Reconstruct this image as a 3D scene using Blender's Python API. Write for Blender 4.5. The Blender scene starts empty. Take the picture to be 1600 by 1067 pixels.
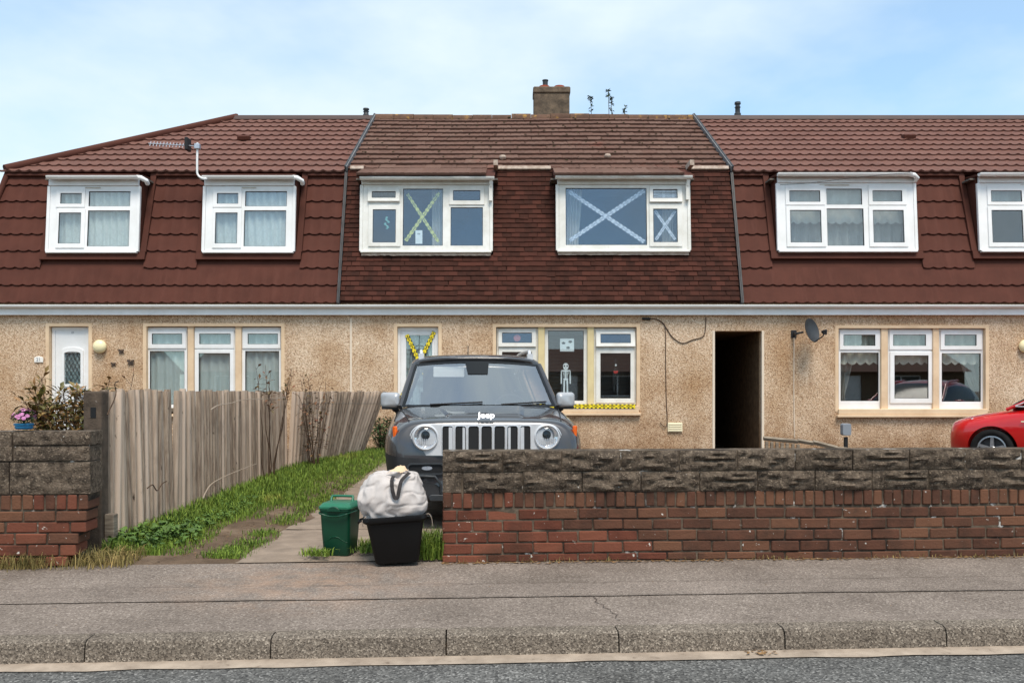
import bpy, bmesh, math, random
from mathutils import Vector, Matrix, noise
random.seed(11)
R = math.radians
scene = bpy.context.scene
C = scene.collection

# ------------------------------------------------------------------ camera, sky, sun, exposure
# camera: eye 1.25 m above the pavement; photo pixel (px,py) of 1600x1067, focal 1400 px, horizon row 610
F, CX, HY, EYE = 1400.0, 800.0, 610.0, 1.25
cam_d = bpy.data.cameras.new('camera'); cam = bpy.data.objects.new('camera', cam_d); C.objects.link(cam)
cam_d.sensor_width = 36.0; cam_d.lens = 36.0 * F / 1600.0
cam_d.shift_y = (HY - 533.5) / 1600.0
cam_d.clip_start = 0.05; cam_d.clip_end = 3000
cam.location = (0, 0, EYE); cam.rotation_euler = (R(90), 0, 0)
scene.camera = cam

SUN_EL, SUN_AZ = 60.0, 166.0        # azimuth clockwise from +Y: behind the camera, slightly left
w = bpy.data.worlds.new('World'); scene.world = w; w.use_nodes = True
wn, wl_ = w.node_tree.nodes, w.node_tree.links
for n in list(wn): wn.remove(n)
out = wn.new('ShaderNodeOutputWorld'); bg = wn.new('ShaderNodeBackground'); sky = wn.new('ShaderNodeTexSky')
sky.sky_type = 'NISHITA'; sky.sun_disc = False; sky.sun_elevation = R(SUN_EL); sky.sun_rotation = R(SUN_AZ)
sky.air_density = 1.0; sky.dust_density = 0.6; sky.ozone_density = 1.5; sky.altitude = 20
tc = wn.new('ShaderNodeTexCoord'); mp = wn.new('ShaderNodeMapping'); mp.inputs['Scale'].default_value = (1, 1, 2.2)
mp.inputs['Location'].default_value = (0.35, 0.1, 0.25)
nz = wn.new('ShaderNodeTexNoise'); nz.inputs['Scale'].default_value = 2.1; nz.inputs['Detail'].default_value = 6; nz.inputs['Roughness'].default_value = 0.52
rp = wn.new('ShaderNodeValToRGB'); rp.color_ramp.elements[0].position = 0.36; rp.color_ramp.elements[1].position = 0.60
rp.color_ramp.elements[0].color = (0.30,)*3 + (1,); rp.color_ramp.elements[1].color = (0.92,)*3 + (1,)
mx = wn.new('ShaderNodeMix'); mx.data_type = 'RGBA'
tint = wn.new('ShaderNodeMix'); tint.data_type = 'RGBA'; tint.blend_type = 'MULTIPLY'; tint.inputs[0].default_value = 1
tint.inputs[7].default_value = (0.95, 1.31, 1.40, 1)
wl_.new(sky.outputs[0], tint.inputs[6])
wl_.new(tc.outputs['Generated'], mp.inputs[0]); wl_.new(mp.outputs[0], nz.inputs['Vector']); wl_.new(nz.outputs['Fac'], rp.inputs[0])
wl_.new(rp.outputs[0], mx.inputs[0]); wl_.new(tint.outputs[2], mx.inputs[6]); mx.inputs[7].default_value = (5.0, 5.75, 6.1, 1)
wl_.new(mx.outputs[2], bg.inputs[0]); bg.inputs[1].default_value = 0.115
wl_.new(bg.outputs[0], out.inputs[0])

sd = bpy.data.lights.new('sun', 'SUN'); sd.energy = 2.5; sd.angle = R(24); sd.color = (1.0, 0.90, 0.78)
so = bpy.data.objects.new('sun', sd); C.objects.link(so)
sv = Vector((math.sin(R(SUN_AZ)) * math.cos(R(SUN_EL)), math.cos(R(SUN_AZ)) * math.cos(R(SUN_EL)), math.sin(R(SUN_EL))))
so.rotation_euler = sv.to_track_quat('Z', 'Y').to_euler(); so.location = (0, 0, 30)
scene.view_settings.view_transform = 'Standard'; scene.view_settings.look = 'None'
scene.view_settings.exposure = 0.60; scene.view_settings.gamma = 1.0; scene.view_settings.use_curve_mapping = False

# ------------------------------------------------------------------ helpers
def PX(px, Y): return (px - CX) / F * Y
def PZ(py, Y): return EYE - (py - HY) / F * Y
def P(px, py, Y): return Vector((PX(px, Y), Y, PZ(py, Y)))
def S(r, g, b, k=1.0):
    f = lambda c: ((c / 255 + 0.055) / 1.055) ** 2.4 if c > 10 else c / 255 / 12.92
    return (f(r) * k, f(g) * k, f(b) * k, 1)

def tag(o, label=None, cat=None, group=None, kind=None):
    if label: o['label'] = label
    if cat: o['category'] = cat
    if group: o['group'] = group
    if kind: o['kind'] = kind
    return o
def empty(name, loc=(0, 0, 0), rz=0.0, parent=None, rx=0.0):
    o = bpy.data.objects.new(name, None); C.objects.link(o)
    o.location = loc; o.rotation_euler = (rx, 0, rz); o.parent = parent; o.empty_display_size = 0.1
    return o
def thing(name, label, cat, loc=(0, 0, 0), rz=0.0, group=None):
    return tag(empty(name, loc, rz), label, cat, group)
def inst(name, me, parent, matrix=None):
    o = bpy.data.objects.new(name, me); C.objects.link(o); o.parent = parent
    if matrix is not None: o.matrix_local = matrix
    return o

class MB:
    def __init__(s): s.v = []; s.f = []; s.m = []; s.t = []
    def add(s, vs, fs, m=0, t=0.0):
        b = len(s.v); s.v += [tuple(v) for v in vs]
        for f in fs: s.f.append(tuple(i + b for i in f)); s.m.append(m); s.t.append(t)
        return s
    def box(s, x0, x1, y0, y1, z0, z1, m=0, t=0.0, mat=None):
        vs = [(x0,y0,z0),(x1,y0,z0),(x1,y1,z0),(x0,y1,z0),(x0,y0,z1),(x1,y0,z1),(x1,y1,z1),(x0,y1,z1)]
        if mat is not None: vs = [mat @ Vector(v) for v in vs]
        return s.add(vs, [(0,3,2,1),(4,5,6,7),(0,1,5,4),(1,2,6,5),(2,3,7,6),(3,0,4,7)], m, t)
    def prism(s, poly, y0, y1, axis='y', m=0, t=0.0, mat=None):
        n = len(poly)
        mk = {'y': lambda a, b, h: (a, h, b), 'x': lambda a, b, h: (h, a, b), 'z': lambda a, b, h: (a, b, h)}[axis]
        vs = [mk(a, b, y0) for a, b in poly] + [mk(a, b, y1) for a, b in poly]
        if mat is not None: vs = [mat @ Vector(v) for v in vs]
        return s.add(vs, [tuple(range(n)), tuple(range(2*n-1, n-1, -1))] + [(i, i+n, (i+1) % n + n, (i+1) % n) for i in range(n)], m, t)
    def ring(s, outer, inner, y0, y1, m=0):
        n = len(outer)
        vs = [(a, y0, b) for a, b in outer] + [(a, y0, b) for a, b in inner] + [(a, y1, b) for a, b in outer] + [(a, y1, b) for a, b in inner]
        fs = []
        for i in range(n):
            j = (i + 1) % n
            fs += [(i, j, n+j, n+i), (2*n+j, 2*n+i, 3*n+i, 3*n+j), (i, 2*n+i, 2*n+j, j), (n+j, 3*n+j, 3*n+i, n+i)]
        return s.add(vs, fs, m)
    def tube(s, pts, r, n=6, r2=None, m=0):
        pts = [Vector(p) for p in pts]; k = len(pts); vs = []; fs = []
        up = Vector((0.13, 0.21, 1)).normalized()
        for i, p in enumerate(pts):
            d = (pts[min(i+1, k-1)] - pts[max(i-1, 0)])
            d = d.normalized() if d.length > 1e-9 else Vector((0, 0, 1))
            a = d.cross(up)
            if a.length < 1e-3: a = d.cross(Vector((1, 0, 0)))
            a.normalize(); b = d.cross(a)
            rr = r if r2 is None else r + (r2 - r) * i / max(1, k - 1)
            vs += [p + (a * math.cos(2*math.pi*j/n) + b * math.sin(2*math.pi*j/n)) * rr for j in range(n)]
        for i in range(k - 1):
            for j in range(n):
                fs.append((i*n+j, i*n+(j+1) % n, (i+1)*n+(j+1) % n, (i+1)*n+j))
        fs += [tuple(range(n-1, -1, -1)), tuple(range((k-1)*n, k*n))]
        return s.add(vs, fs, m)
    def rings(s, rs, m=0, cap0=True, cap1=True):
        n = len(rs[0]); vs = [v for r in rs for v in r]; fs = []
        for i in range(len(rs) - 1):
            for j in range(n):
                fs.append((i*n+j, i*n+(j+1) % n, (i+1)*n+(j+1) % n, (i+1)*n+j))
        if cap0: fs.append(tuple(range(n-1, -1, -1)))
        if cap1: fs.append(tuple(range((len(rs)-1)*n, len(rs)*n)))
        return s.add(vs, fs, m)
    def lathe(s, prof, c, axis='z', n=20, m=0, cap=False):
        rs = []
        for r, h in prof:
            ring = []
            for j in range(n):
                a = 2*math.pi*j/n; u, v = max(r, 1e-4)*math.cos(a), max(r, 1e-4)*math.sin(a)
                ring.append({'z': (c[0]+u, c[1]+v, c[2]+h), 'y': (c[0]+u, c[1]+h, c[2]+v), 'x': (c[0]+h, c[1]+u, c[2]+v)}[axis])
            rs.append(ring)
        return s.rings(rs, m, cap, cap)
    def grid(s, fn, nu, nv, m=0, t=0.0):
        vs = [fn(i/nu, j/nv) for j in range(nv+1) for i in range(nu+1)]
        return s.add(vs, [(j*(nu+1)+i, j*(nu+1)+i+1, (j+1)*(nu+1)+i+1, (j+1)*(nu+1)+i) for j in range(nv) for i in range(nu)], m, t)
    def holed(s, x0, x1, z0, z1, holes, y0, y1, m=0):
        hs = [(max(a, x0), min(b, x1), max(c, z0), min(d, z1)) for a, b, c, d in holes]
        xs = sorted(set([x0, x1] + [h[0] for h in hs] + [h[1] for h in hs])); zs = sorted(set([z0, z1] + [h[2] for h in hs] + [h[3] for h in hs]))
        xs = [v for i, v in enumerate(xs) if i == 0 or v - xs[i-1] > 1e-6]; zs = [v for i, v in enumerate(zs) if i == 0 or v - zs[i-1] > 1e-6]
        nx, nz_ = len(xs), len(zs); full = {}
        for i in range(nx-1):
            for k in range(nz_-1):
                cx, cz = (xs[i]+xs[i+1])/2, (zs[k]+zs[k+1])/2
                full[i, k] = not any(a < cx < b and c < cz < d for a, b, c, d in hs)
        vs = [(x, y, z) for y in (y0, y1) for z in zs for x in xs]; N = nx*nz_; fs = []
        I = lambda i, k, b: b*N + k*nx + i
        for (i, k), ok in full.items():
            if not ok: continue
            fs += [(I(i,k,0), I(i+1,k,0), I(i+1,k+1,0), I(i,k+1,0)), (I(i,k,1), I(i,k+1,1), I(i+1,k+1,1), I(i+1,k,1))]
            if not full.get((i-1, k)): fs.append((I(i,k,0), I(i,k+1,0), I(i,k+1,1), I(i,k,1)))
            if not full.get((i+1, k)): fs.append((I(i+1,k,0), I(i+1,k,1), I(i+1,k+1,1), I(i+1,k+1,0)))
            if not full.get((i, k-1)): fs.append((I(i,k,0), I(i,k,1), I(i+1,k,1), I(i+1,k,0)))
            if not full.get((i, k+1)): fs.append((I(i,k+1,0), I(i+1,k+1,0), I(i+1,k+1,1), I(i,k+1,1)))
        used = sorted(set(i for f in fs for i in f)); mp_ = {u: j for j, u in enumerate(used)}
        return s.add([vs[u] for u in used], [tuple(mp_[i] for i in f) for f in fs], m)
    def xf(s, M): s.v = [tuple(M @ Vector(v)) for v in s.v]; return s
    def mesh(s, name, mats, smooth=None, bevel=0, seg=1, normals=True, subsurf=0, cut=None, split=False):
        me = bpy.data.meshes.new(name); me.from_pydata(s.v, [], s.f)
        if not isinstance(mats, (list, tuple)): mats = [mats]
        for x in mats: me.materials.append(x)
        if any(s.m): me.polygons.foreach_set('material_index', s.m)
        if any(s.t):
            at = me.attributes.new('tint', 'FLOAT', 'FACE'); at.data.foreach_set('value', s.t)
        if normals or bevel or cut:
            bm = bmesh.new(); bm.from_mesh(me)
            if normals: bmesh.ops.recalc_face_normals(bm, faces=bm.faces)
            if bevel:
                ed = [e for e in bm.edges if len(e.link_faces) == 2 and e.calc_face_angle(0) > 0.6]
                bmesh.ops.bevel(bm, geom=ed, offset=bevel, segments=seg, affect='EDGES', profile=0.5, clamp_overlap=True)
            for co, no in (cut or []):
                bmesh.ops.bisect_plane(bm, geom=bm.verts[:]+bm.edges[:]+bm.faces[:], plane_co=co, plane_no=no, clear_outer=True)
            bm.to_mesh(me); bm.free()
        if smooth is not None:
            me.polygons.foreach_set('use_smooth', [True]*len(me.polygons))
            if smooth < 179: me.set_sharp_from_angle(angle=R(smooth))
        me.update()
        return me
    def build(s, name, mats, parent=None, label=None, cat=None, group=None, kind=None, loc=None, **kw):
        me = s.mesh(name, mats, **kw)
        o = bpy.data.objects.new(name, me); C.objects.link(o); o.parent = parent
        if loc is not None: o.location = loc
        return tag(o, label, cat, group, kind)

def apply_mods(o):
    dg = bpy.context.evaluated_depsgraph_get(); dg.update()
    me = bpy.data.meshes.new_from_object(o.evaluated_get(dg)); o.modifiers.clear(); old = o.data; o.data = me
    return o
def ell(cx, cz, rx, rz, n=24, a0=0.0): return [(cx + rx*math.cos(a0+2*math.pi*i/n), cz + rz*math.sin(a0+2*math.pi*i/n)) for i in range(n)]
def rrect(cx, cz, hw, hh, r, n=4):
    pts = []
    for sx, sz, a in ((1, 1, 0), (-1, 1, 90), (-1, -1, 180), (1, -1, 270)):
        for i in range(n+1):
            t = R(a + 90*i/n); pts.append((cx + sx*(hw-r) + r*math.cos(t), cz + sz*(hh-r) + r*math.sin(t)))
    return pts

# ------------------------------------------------------------------ materials
class NT:
    def __init__(s, name):
        s.mat = bpy.data.materials.new(name); s.mat.use_nodes = True; s.n = s.mat.node_tree.nodes; s.l = s.mat.node_tree.links
        s.b = s.n['Principled BSDF']; s.o = s.n['Material Output']
        s.geo = s.n.new('ShaderNodeNewGeometry')
    def lk(s, a, b): s.l.new(a, b)
    def pos(s, stretch=None, obj=False):
        src = s.geo.outputs['Position']
        if obj: src = s.n.new('ShaderNodeTexCoord').outputs['Object']
        if stretch is None: return src
        m = s.n.new('ShaderNodeMapping'); m.inputs['Scale'].default_value = stretch; s.lk(src, m.inputs[0]); return m.outputs[0]
    def noise(s, scale, detail=5, rough=0.55, stretch=None, obj=False):
        t = s.n.new('ShaderNodeTexNoise'); t.inputs['Scale'].default_value = scale; t.inputs['Detail'].default_value = detail; t.inputs['Roughness'].default_value = rough
        s.lk(s.pos(stretch, obj), t.inputs['Vector']); return t.outputs['Fac']
    def vor(s, scale, feature='F1', out='Color', stretch=None):
        t = s.n.new('ShaderNodeTexVoronoi'); t.feature = feature; t.inputs['Scale'].default_value = scale
        s.lk(s.pos(stretch), t.inputs['Vector']); return t.outputs[out]
    def ramp(s, x, lo, hi, a=0.0, b=1.0):
        m = s.n.new('ShaderNodeMapRange'); m.inputs[1].default_value = lo; m.inputs[2].default_value = hi; m.inputs[3].default_value = a; m.inputs[4].default_value = b
        s.lk(x, m.inputs[0]); return m.outputs[0]
    def mix(s, f, a, b, mode='MIX'):
        m = s.n.new('ShaderNodeMix'); m.data_type = 'RGBA'; m.blend_type = mode
        for x, i in ((f, 0), (a, 6), (b, 7)):
            if isinstance(x, (int, float)): m.inputs[i].default_value = x
            elif isinstance(x, tuple): m.inputs[i].default_value = x
            else: s.lk(x, m.inputs[i])
        return m.outputs[2]
    def math(s, op, a, b=None, c=None):
        m = s.n.new('ShaderNodeMath'); m.operation = op
        for i, x in enumerate((a, b, c)):
            if x is None: continue
            if isinstance(x, (int, float)): m.inputs[i].default_value = x
            else: s.lk(x, m.inputs[i])
        return m.outputs[0]
    def hash(s):
        oi = s.n.new('ShaderNodeObjectInfo'); at = s.n.new('ShaderNodeAttribute'); at.attribute_name = 'tint'
        return s.math('FRACT', s.math('ADD', oi.outputs['Random'], at.outputs['Fac']))
    def bump(s, h, strength, dist):
        b = s.n.new('ShaderNodeBump'); b.inputs['Strength'].default_value = strength; b.inputs['Distance'].default_value = dist
        s.lk(h, b.inputs['Height']); s.lk(b.outputs[0], s.b.inputs['Normal'])
    def set(s, **k):
        for a, v in k.items():
            i = s.b.inputs[{'rough': 'Roughness', 'metal': 'Metallic', 'spec': 'Specular IOR Level', 'coat': 'Coat Weight', 'color': 'Base Color', 'coatr': 'Coat Roughness'}[a]]
            if isinstance(v, (int, float, tuple)): i.default_value = v
            else: s.lk(v, i)

def mat(name, c1, c2=None, scale=6.0, detail=6, lo=0.35, hi=0.65, rough=0.8, bump=0.0, bscale=None, bdist=0.01, rand=0.0, metal=0.0,
        spots=(), coat=0.0, spec=0.4, stretch=None, bstretch=None, c3=None):
    t = NT(name)
    col = c1
    if c2 is not None: col = t.mix(t.ramp(t.noise(scale, detail, 0.6, stretch), lo, hi), c1, c2)
    if c3 is not None: col = t.mix(t.ramp(t.hash(), 0.3, 0.9), col, c3)
    for sp in spots:
        sc, a, b, cc = sp[:4]; st = sp[4] if len(sp) > 4 else None
        col = t.mix(t.ramp(t.noise(sc, 5, 0.6, st), a, b), col, cc)
    if rand:
        h = t.n.new('ShaderNodeHueSaturation'); t.lk(t.ramp(t.hash(), 0, 1, 1 - rand, 1 + rand), h.inputs['Value'])
        if isinstance(col, tuple): h.inputs['Color'].default_value = col
        else: t.lk(col, h.inputs['Color'])
        col = h.outputs[0]
    if rough >= 0.8: spec = min(spec, 0.15)
    t.set(color=col, rough=rough, metal=metal, coat=coat, spec=spec)
    if bump: t.bump(t.noise(bscale or scale*4, 5, 0.65, bstretch), bump, bdist)
    return t.mat

def m_pebble():
    t = NT('pebbledash')
    v = t.vor(72, out='Color'); sep = t.n.new('ShaderNodeSeparateColor'); t.lk(v, sep.inputs[0])
    r = t.n.new('ShaderNodeValToRGB'); cr = r.color_ramp
    cr.elements[0].position = 0.0; cr.elements[0].color = S(146, 119, 95); cr.elements[1].position = 1.0; cr.elements[1].color = S(236, 218, 194)
    e = cr.elements.new(0.2); e.color = S(186, 158, 131)
    e = cr.elements.new(0.45); e.color = S(208, 181, 153)
    e = cr.elements.new(0.75); e.color = S(219, 194, 167)
    t.lk(sep.outputs[0], r.inputs[0])
    col = t.mix(t.ramp(t.noise(1.1, 4), 0.35, 0.7), r.outputs[0], t.mix(1.0, r.outputs[0], S(222, 208, 192), 'MULTIPLY'))
    z = t.n.new('ShaderNodeSeparateXYZ'); t.lk(t.geo.outputs['Position'], z.inputs[0])
    base = t.math('MULTIPLY', t.ramp(z.outputs[2], 1.0, 0.1, 0, 1), t.ramp(t.noise(2.3, 5), 0.3, 0.7, 0.15, 1.0))
    col = t.mix(base, col, t.mix(1.0, col, S(186, 168, 150), 'MULTIPLY'))
    streak = t.math('MULTIPLY', t.ramp(t.noise(3.2, 5, 0.6, (2.2, 1, .12)), 0.56, 0.76, 0, 0.42), t.ramp(z.outputs[2], 0.3, 1.6, .35, 1.0))
    col = t.mix(streak, col, t.mix(1.0, col, S(190, 170, 150), 'MULTIPLY'))
    col = t.mix(t.ramp(t.noise(0.55, 3), 0.5, 0.72, 0, 0.6), col, t.mix(1.0, col, S(230, 220, 206), 'MULTIPLY'))
    t.set(color=col, rough=0.95, spec=0.15)
    t.bump(t.math('ADD', t.vor(72, out='Distance'), t.noise(42, 3)), 0.6, 0.010)
    return t.mat

def m_glass(name='window_glass', ior=1.95, tint_=(0.93, 0.97, 0.97, 1)):
    t = NT(name); t.n.remove(t.b)
    tr = t.n.new('ShaderNodeBsdfTransparent'); tr.inputs[0].default_value = tint_
    gl = t.n.new('ShaderNodeBsdfGlossy'); gl.inputs['Roughness'].default_value = 0.01; gl.inputs['Color'].default_value = (0.95, 0.97, 1, 1)
    f0 = ((ior - 1)/(ior + 1))**2                   # Schlick, the same from both sides of the sheet
    dt = t.n.new('ShaderNodeVectorMath'); dt.operation = 'DOT_PRODUCT'; t.lk(t.geo.outputs['Normal'], dt.inputs[0]); t.lk(t.geo.outputs['Incoming'], dt.inputs[1])
    fr = t.math('MULTIPLY_ADD', t.math('POWER', t.math('SUBTRACT', 1.0, t.math('ABSOLUTE', dt.outputs['Value'])), 5.0), 1 - f0, f0)
    mx_ = t.n.new('ShaderNodeMixShader'); t.lk(fr, mx_.inputs[0]); t.lk(tr.outputs[0], mx_.inputs[1]); t.lk(gl.outputs[0], mx_.inputs[2])
    t.lk(mx_.outputs[0], t.o.inputs[0]); return t.mat

def m_lace(name, col, open_=0.35, sc=9.0):
    t = NT(name)
    p = t.n.new('ShaderNodeTexVoronoi'); p.feature = 'DISTANCE_TO_EDGE'; p.inputs['Scale'].default_value = sc
    t.lk(t.pos((1.6, 1, 0.9)), p.inputs['Vector'])
    f = t.ramp(p.outputs['Distance'], 0.02, 0.16, 0.05, 1.0)
    f = t.math('MULTIPLY', f, t.ramp(t.noise(26, 4), 0.35, 0.7, 0.4, 1.0))
    tl = t.n.new('ShaderNodeBsdfTranslucent'); tl.inputs[0].default_value = col
    tr = t.n.new('ShaderNodeBsdfTransparent'); m1 = t.n.new('ShaderNodeMixShader'); m1.inputs[0].default_value = 0.25
    dk = tuple(v*.78 for v in col[:3]) + (1,)
    t.set(color=t.mix(f, dk, col), rough=0.9, spec=0.1)
    t.lk(t.b.outputs[0], m1.inputs[1]); t.lk(tl.outputs[0], m1.inputs[2])
    m2 = t.n.new('ShaderNodeMixShader'); t.lk(t.math('MULTIPLY', f, open_), m2.inputs[0]); t.lk(m1.outputs[0], m2.inputs[1]); t.lk(tr.outputs[0], m2.inputs[2])
    t.lk(m2.outputs[0], t.o.inputs[0]); return t.mat

def m_tape(name, base, ink, period=0.075, clear=0.0):
    """printed tape: local x along the strip, local z across (half width 0.035): edge dashes and a broken line of small lettering"""
    t = NT(name); tcn = t.n.new('ShaderNodeTexCoord'); sx = t.n.new('ShaderNodeSeparateXYZ'); t.lk(tcn.outputs['Object'], sx.inputs[0])
    u = t.math('FRACT', t.math('DIVIDE', sx.outputs[0], period)); v = t.math('ABSOLUTE', sx.outputs[2])
    edge = t.math('MULTIPLY', t.math('GREATER_THAN', v, 0.020), t.math('LESS_THAN', u, 0.5))
    u2 = t.math('FRACT', t.math('DIVIDE', sx.outputs[0], period*2.1))
    fine = t.n.new('ShaderNodeTexNoise'); fine.inputs['Scale'].default_value = 95; t.lk(tcn.outputs['Object'], fine.inputs['Vector'])
    word = t.math('MULTIPLY', t.math('MULTIPLY', t.math('LESS_THAN', v, 0.011), t.math('LESS_THAN', u2, 0.72)), t.ramp(fine.outputs['Fac'], 0.40, 0.5))
    ink_f = t.math('MAXIMUM', edge, word)
    t.set(color=t.mix(ink_f, base, ink), rough=0.45)
    if clear:
        tr = t.n.new('ShaderNodeBsdfTransparent'); m2 = t.n.new('ShaderNodeMixShader'); m2.inputs[0].default_value = clear
        t.lk(t.b.outputs[0], m2.inputs[1]); t.lk(tr.outputs[0], m2.inputs[2]); t.lk(m2.outputs[0], t.o.inputs[0])
    return t.mat

def m_asphalt(name, dark, mid, light, sc=70, stain=None, lightspots=0.72):
    t = NT(name)
    v = t.vor(sc, out='Color'); sep = t.n.new('ShaderNodeSeparateColor'); t.lk(v, sep.inputs[0])
    col = t.mix(t.ramp(sep.outputs[0], 0.1, 0.75), dark, mid)
    col = t.mix(t.ramp(sep.outputs[1], lightspots, 0.98), col, light)
    col = t.mix(t.ramp(t.noise(1.3, 6, 0.65), 0.35, 0.7), col, t.mix(1.0, col, (0.66, 0.65, 0.64, 1), 'MULTIPLY'))
    col = t.mix(t.ramp(t.noise(5, 5, 0.65, (0.3, 1.5, 1)), 0.5, 0.8, 0, 0.5), col, t.mix(1.0, col, (0.74, 0.73, 0.72, 1), 'MULTIPLY'))
    if stain:
        (px_, py_, rx, ry), sc_col = stain
        d = t.n.new('ShaderNodeVectorMath'); d.operation = 'SUBTRACT'; t.lk(t.geo.outputs['Position'], d.inputs[0]); d.inputs[1].default_value = (px_, py_, 0)
        m2 = t.n.new('ShaderNodeMapping'); m2.inputs['Scale'].default_value = (1/rx, 1/ry, 0); t.lk(d.outputs[0], m2.inputs[0])
        ln = t.n.new('ShaderNodeVectorMath'); ln.operation = 'LENGTH'; t.lk(m2.outputs[0], ln.inputs[0])
        k = t.math('MULTIPLY', t.ramp(ln.outputs['Value'], 1.0, 0.1), t.ramp(t.noise(4.5, 6, 0.7), 0.40, 0.62))
        col = t.mix(t.math('MULTIPLY', k, 0.5), col, sc_col)
    t.set(color=col, rough=0.92, spec=0.2)
    t.bump(t.math('ADD', t.vor(sc, out='Distance'), t.noise(sc*0.6, 3)), 0.55, 0.006)
    return t.mat

M = {}
M['pebble'] = m_pebble()
M['cream'] = mat('cream_masonry_paint', S(226, 200, 168), S(210, 182, 150), 3, rough=0.85, bump=0.15, bscale=60)
M['yellow_cream'] = mat('yellow_cream_paint', S(222, 205, 158), S(208, 190, 146), 3, rough=0.8)
M['upvc'] = mat('white_upvc', S(238, 238, 238), S(226, 226, 224), 2.5, rough=0.35, spec=0.5)
M['upvc_old'] = mat('weathered_upvc', S(232, 231, 226), S(214, 212, 204), 4, rough=0.45, spots=[(9, 0.62, 0.8, S(196, 190, 178))])
M['gutter'] = mat('gutter_plastic', S(240, 240, 238), S(226, 225, 221), 3, rough=0.4, stretch=(0.3, 1, 3))
M['rubber'] = mat('black_rubber', S(30, 30, 31), rough=0.7)
M['glass'] = m_glass()
M['metal_skylit'] = mat('skylit_metal_tile', S(116, 82, 72), S(104, 73, 64), 2.5, rough=0.7, spec=0.15, rand=0.05, bump=0.15, bscale=90, bdist=0.004, spots=[(1.2, 0.5, 0.75, S(108, 73, 63)), (7, 0.62, 0.78, S(90, 65, 57))])  # lighter copy of the brown tile: sky sheen on the upper slopes painted in
M['metal_tile'] = mat('brown_metal_tile', S(86, 51, 42), S(78, 46, 38), 3, rough=0.7, spec=0.1, bump=0.12, bscale=120, bdist=0.004, rand=0.035, bstretch=(1, .2, .2), spots=[(2.2, 0.55, 0.8, S(92, 56, 47), (3, .5, .5))])
M['metal_flash'] = mat('brown_flashing', S(84, 50, 41), S(76, 45, 37), 2, rough=0.7, spec=0.1)
M['hung_tile'] = mat('hung_clay_tile', S(70, 41, 33), S(55, 34, 28), 7, rough=0.9, bump=0.35, bscale=60, rand=0.14, c3=S(74, 43, 35), spots=[(3.0, 0.60, 0.78, S(50, 32, 28)), (55, 0.72, 0.77, S(150, 130, 118))])
M['roof_tile'] = mat('old_concrete_tile', S(110, 82, 71), S(95, 72, 63), 6, rough=0.95, spec=0.15, bump=0.4, bscale=50, rand=0.09, c3=S(106, 82, 72), spots=[(2.3, 0.55, 0.75, S(98, 76, 66)), (14, 0.66, 0.74, S(150, 132, 116)), (9, 0.70, 0.78, S(48, 38, 32)), (0.9, 0.62, 0.78, S(118, 72, 60))])
M['ridge_tile'] = mat('lichen_ridge_tile', S(104, 80, 66), S(88, 68, 58), 6, rough=0.95, bump=0.4, bscale=50, rand=0.15, spots=[(5, 0.56, 0.68, S(158, 122, 66)), (8, 0.6, 0.7, S(70, 60, 50))])
M['ridge_metal'] = mat('dark_ridge_metal', S(74, 54, 50), S(64, 48, 45), 3, rough=0.6)
M['moss'] = mat('roof_moss', S(44, 36, 28), S(60, 54, 34), 20, rough=1, bump=0.6, bscale=90)
M['lead'] = mat('grey_lead', S(120, 122, 124), S(92, 94, 96), 5, rough=0.5)
M['trim_dark'] = mat('dark_trim', S(58, 58, 60), S(40, 40, 42), 5, rough=0.5)
M['mortar_white'] = mat('pale_mortar', S(196, 180, 166), S(160, 140, 126), 12, rough=0.95, bump=0.5, bscale=50)
M['render_grey'] = mat('old_chimney_render', S(120, 104, 88), S(88, 78, 68), 9, rough=1, bump=0.6, bscale=45, spots=[(3, 0.55, 0.75, S(72, 64, 56))])
M['terracotta'] = mat('terracotta_pot', S(168, 88, 66), S(140, 74, 58), 9, rough=0.8)
M['plastic_dark'] = mat('dark_plastic', S(54, 58, 62), S(46, 49, 52), 9, rough=0.5)
M['room'] = mat('dim_room', S(120, 112, 104), S(104, 98, 92), 2, rough=0.9)
M['passage'] = mat('passage_brick', S(120, 98, 76), S(92, 74, 58), 8, rough=0.95, bump=0.4, bscale=40)
M['net_green'] = m_lace('green_net', S(246, 249, 246), 0.07, 8)
M['net_grey'] = m_lace('grey_net', S(240, 242, 239), 0.16, 11)
M['net_plain'] = mat('plain_net', S(212, 208, 202), S(198, 192, 186), 5, rough=0.9)
M['drape'] = mat('grey_drape', S(188, 180, 174), S(170, 162, 156), 5, rough=0.95)
M['valance'] = mat('cream_valance', S(206, 200, 188), S(190, 184, 172), 8, rough=0.95)
M['blind'] = mat('dark_blind', S(66, 67, 68), rough=0.5)
M['tape_y'] = m_tape('hazard_tape', S(238, 214, 34), S(28, 26, 20))
M['tape_pale'] = m_tape('pale_yellow_tape', S(214, 210, 110), S(110, 112, 78), 0.085, 0.1)
M['tape_w'] = m_tape('white_tape', S(214, 214, 226), S(150, 152, 170), 0.085, 0.12)
M['paper'] = mat('white_paper', S(238, 238, 240), S(228, 230, 234), 20, rough=0.7)
M['ink'] = mat('black_card', S(22, 22, 24), rough=0.6)
M['red_card'] = mat('red_card', S(200, 62, 58), rough=0.6)
M['pink_card'] = mat('faded_red_card', S(206, 120, 112), S(190, 100, 96), 30, rough=0.6)
M['teal_card'] = mat('teal_sticker', S(90, 165, 158), S(150, 195, 186), 60, rough=0.6)
M['vent_cream'] = mat('cream_plastic', S(232, 222, 190), rough=0.5)
M['cable'] = mat('brown_cable', S(70, 50, 38), rough=0.6)
M['cable_w'] = mat('white_cable', S(222, 206, 186), rough=0.6)
M['alu'] = mat('grey_aluminium', S(196, 200, 208), S(170, 174, 184), 20, rough=0.35, metal=0.6)
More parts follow.
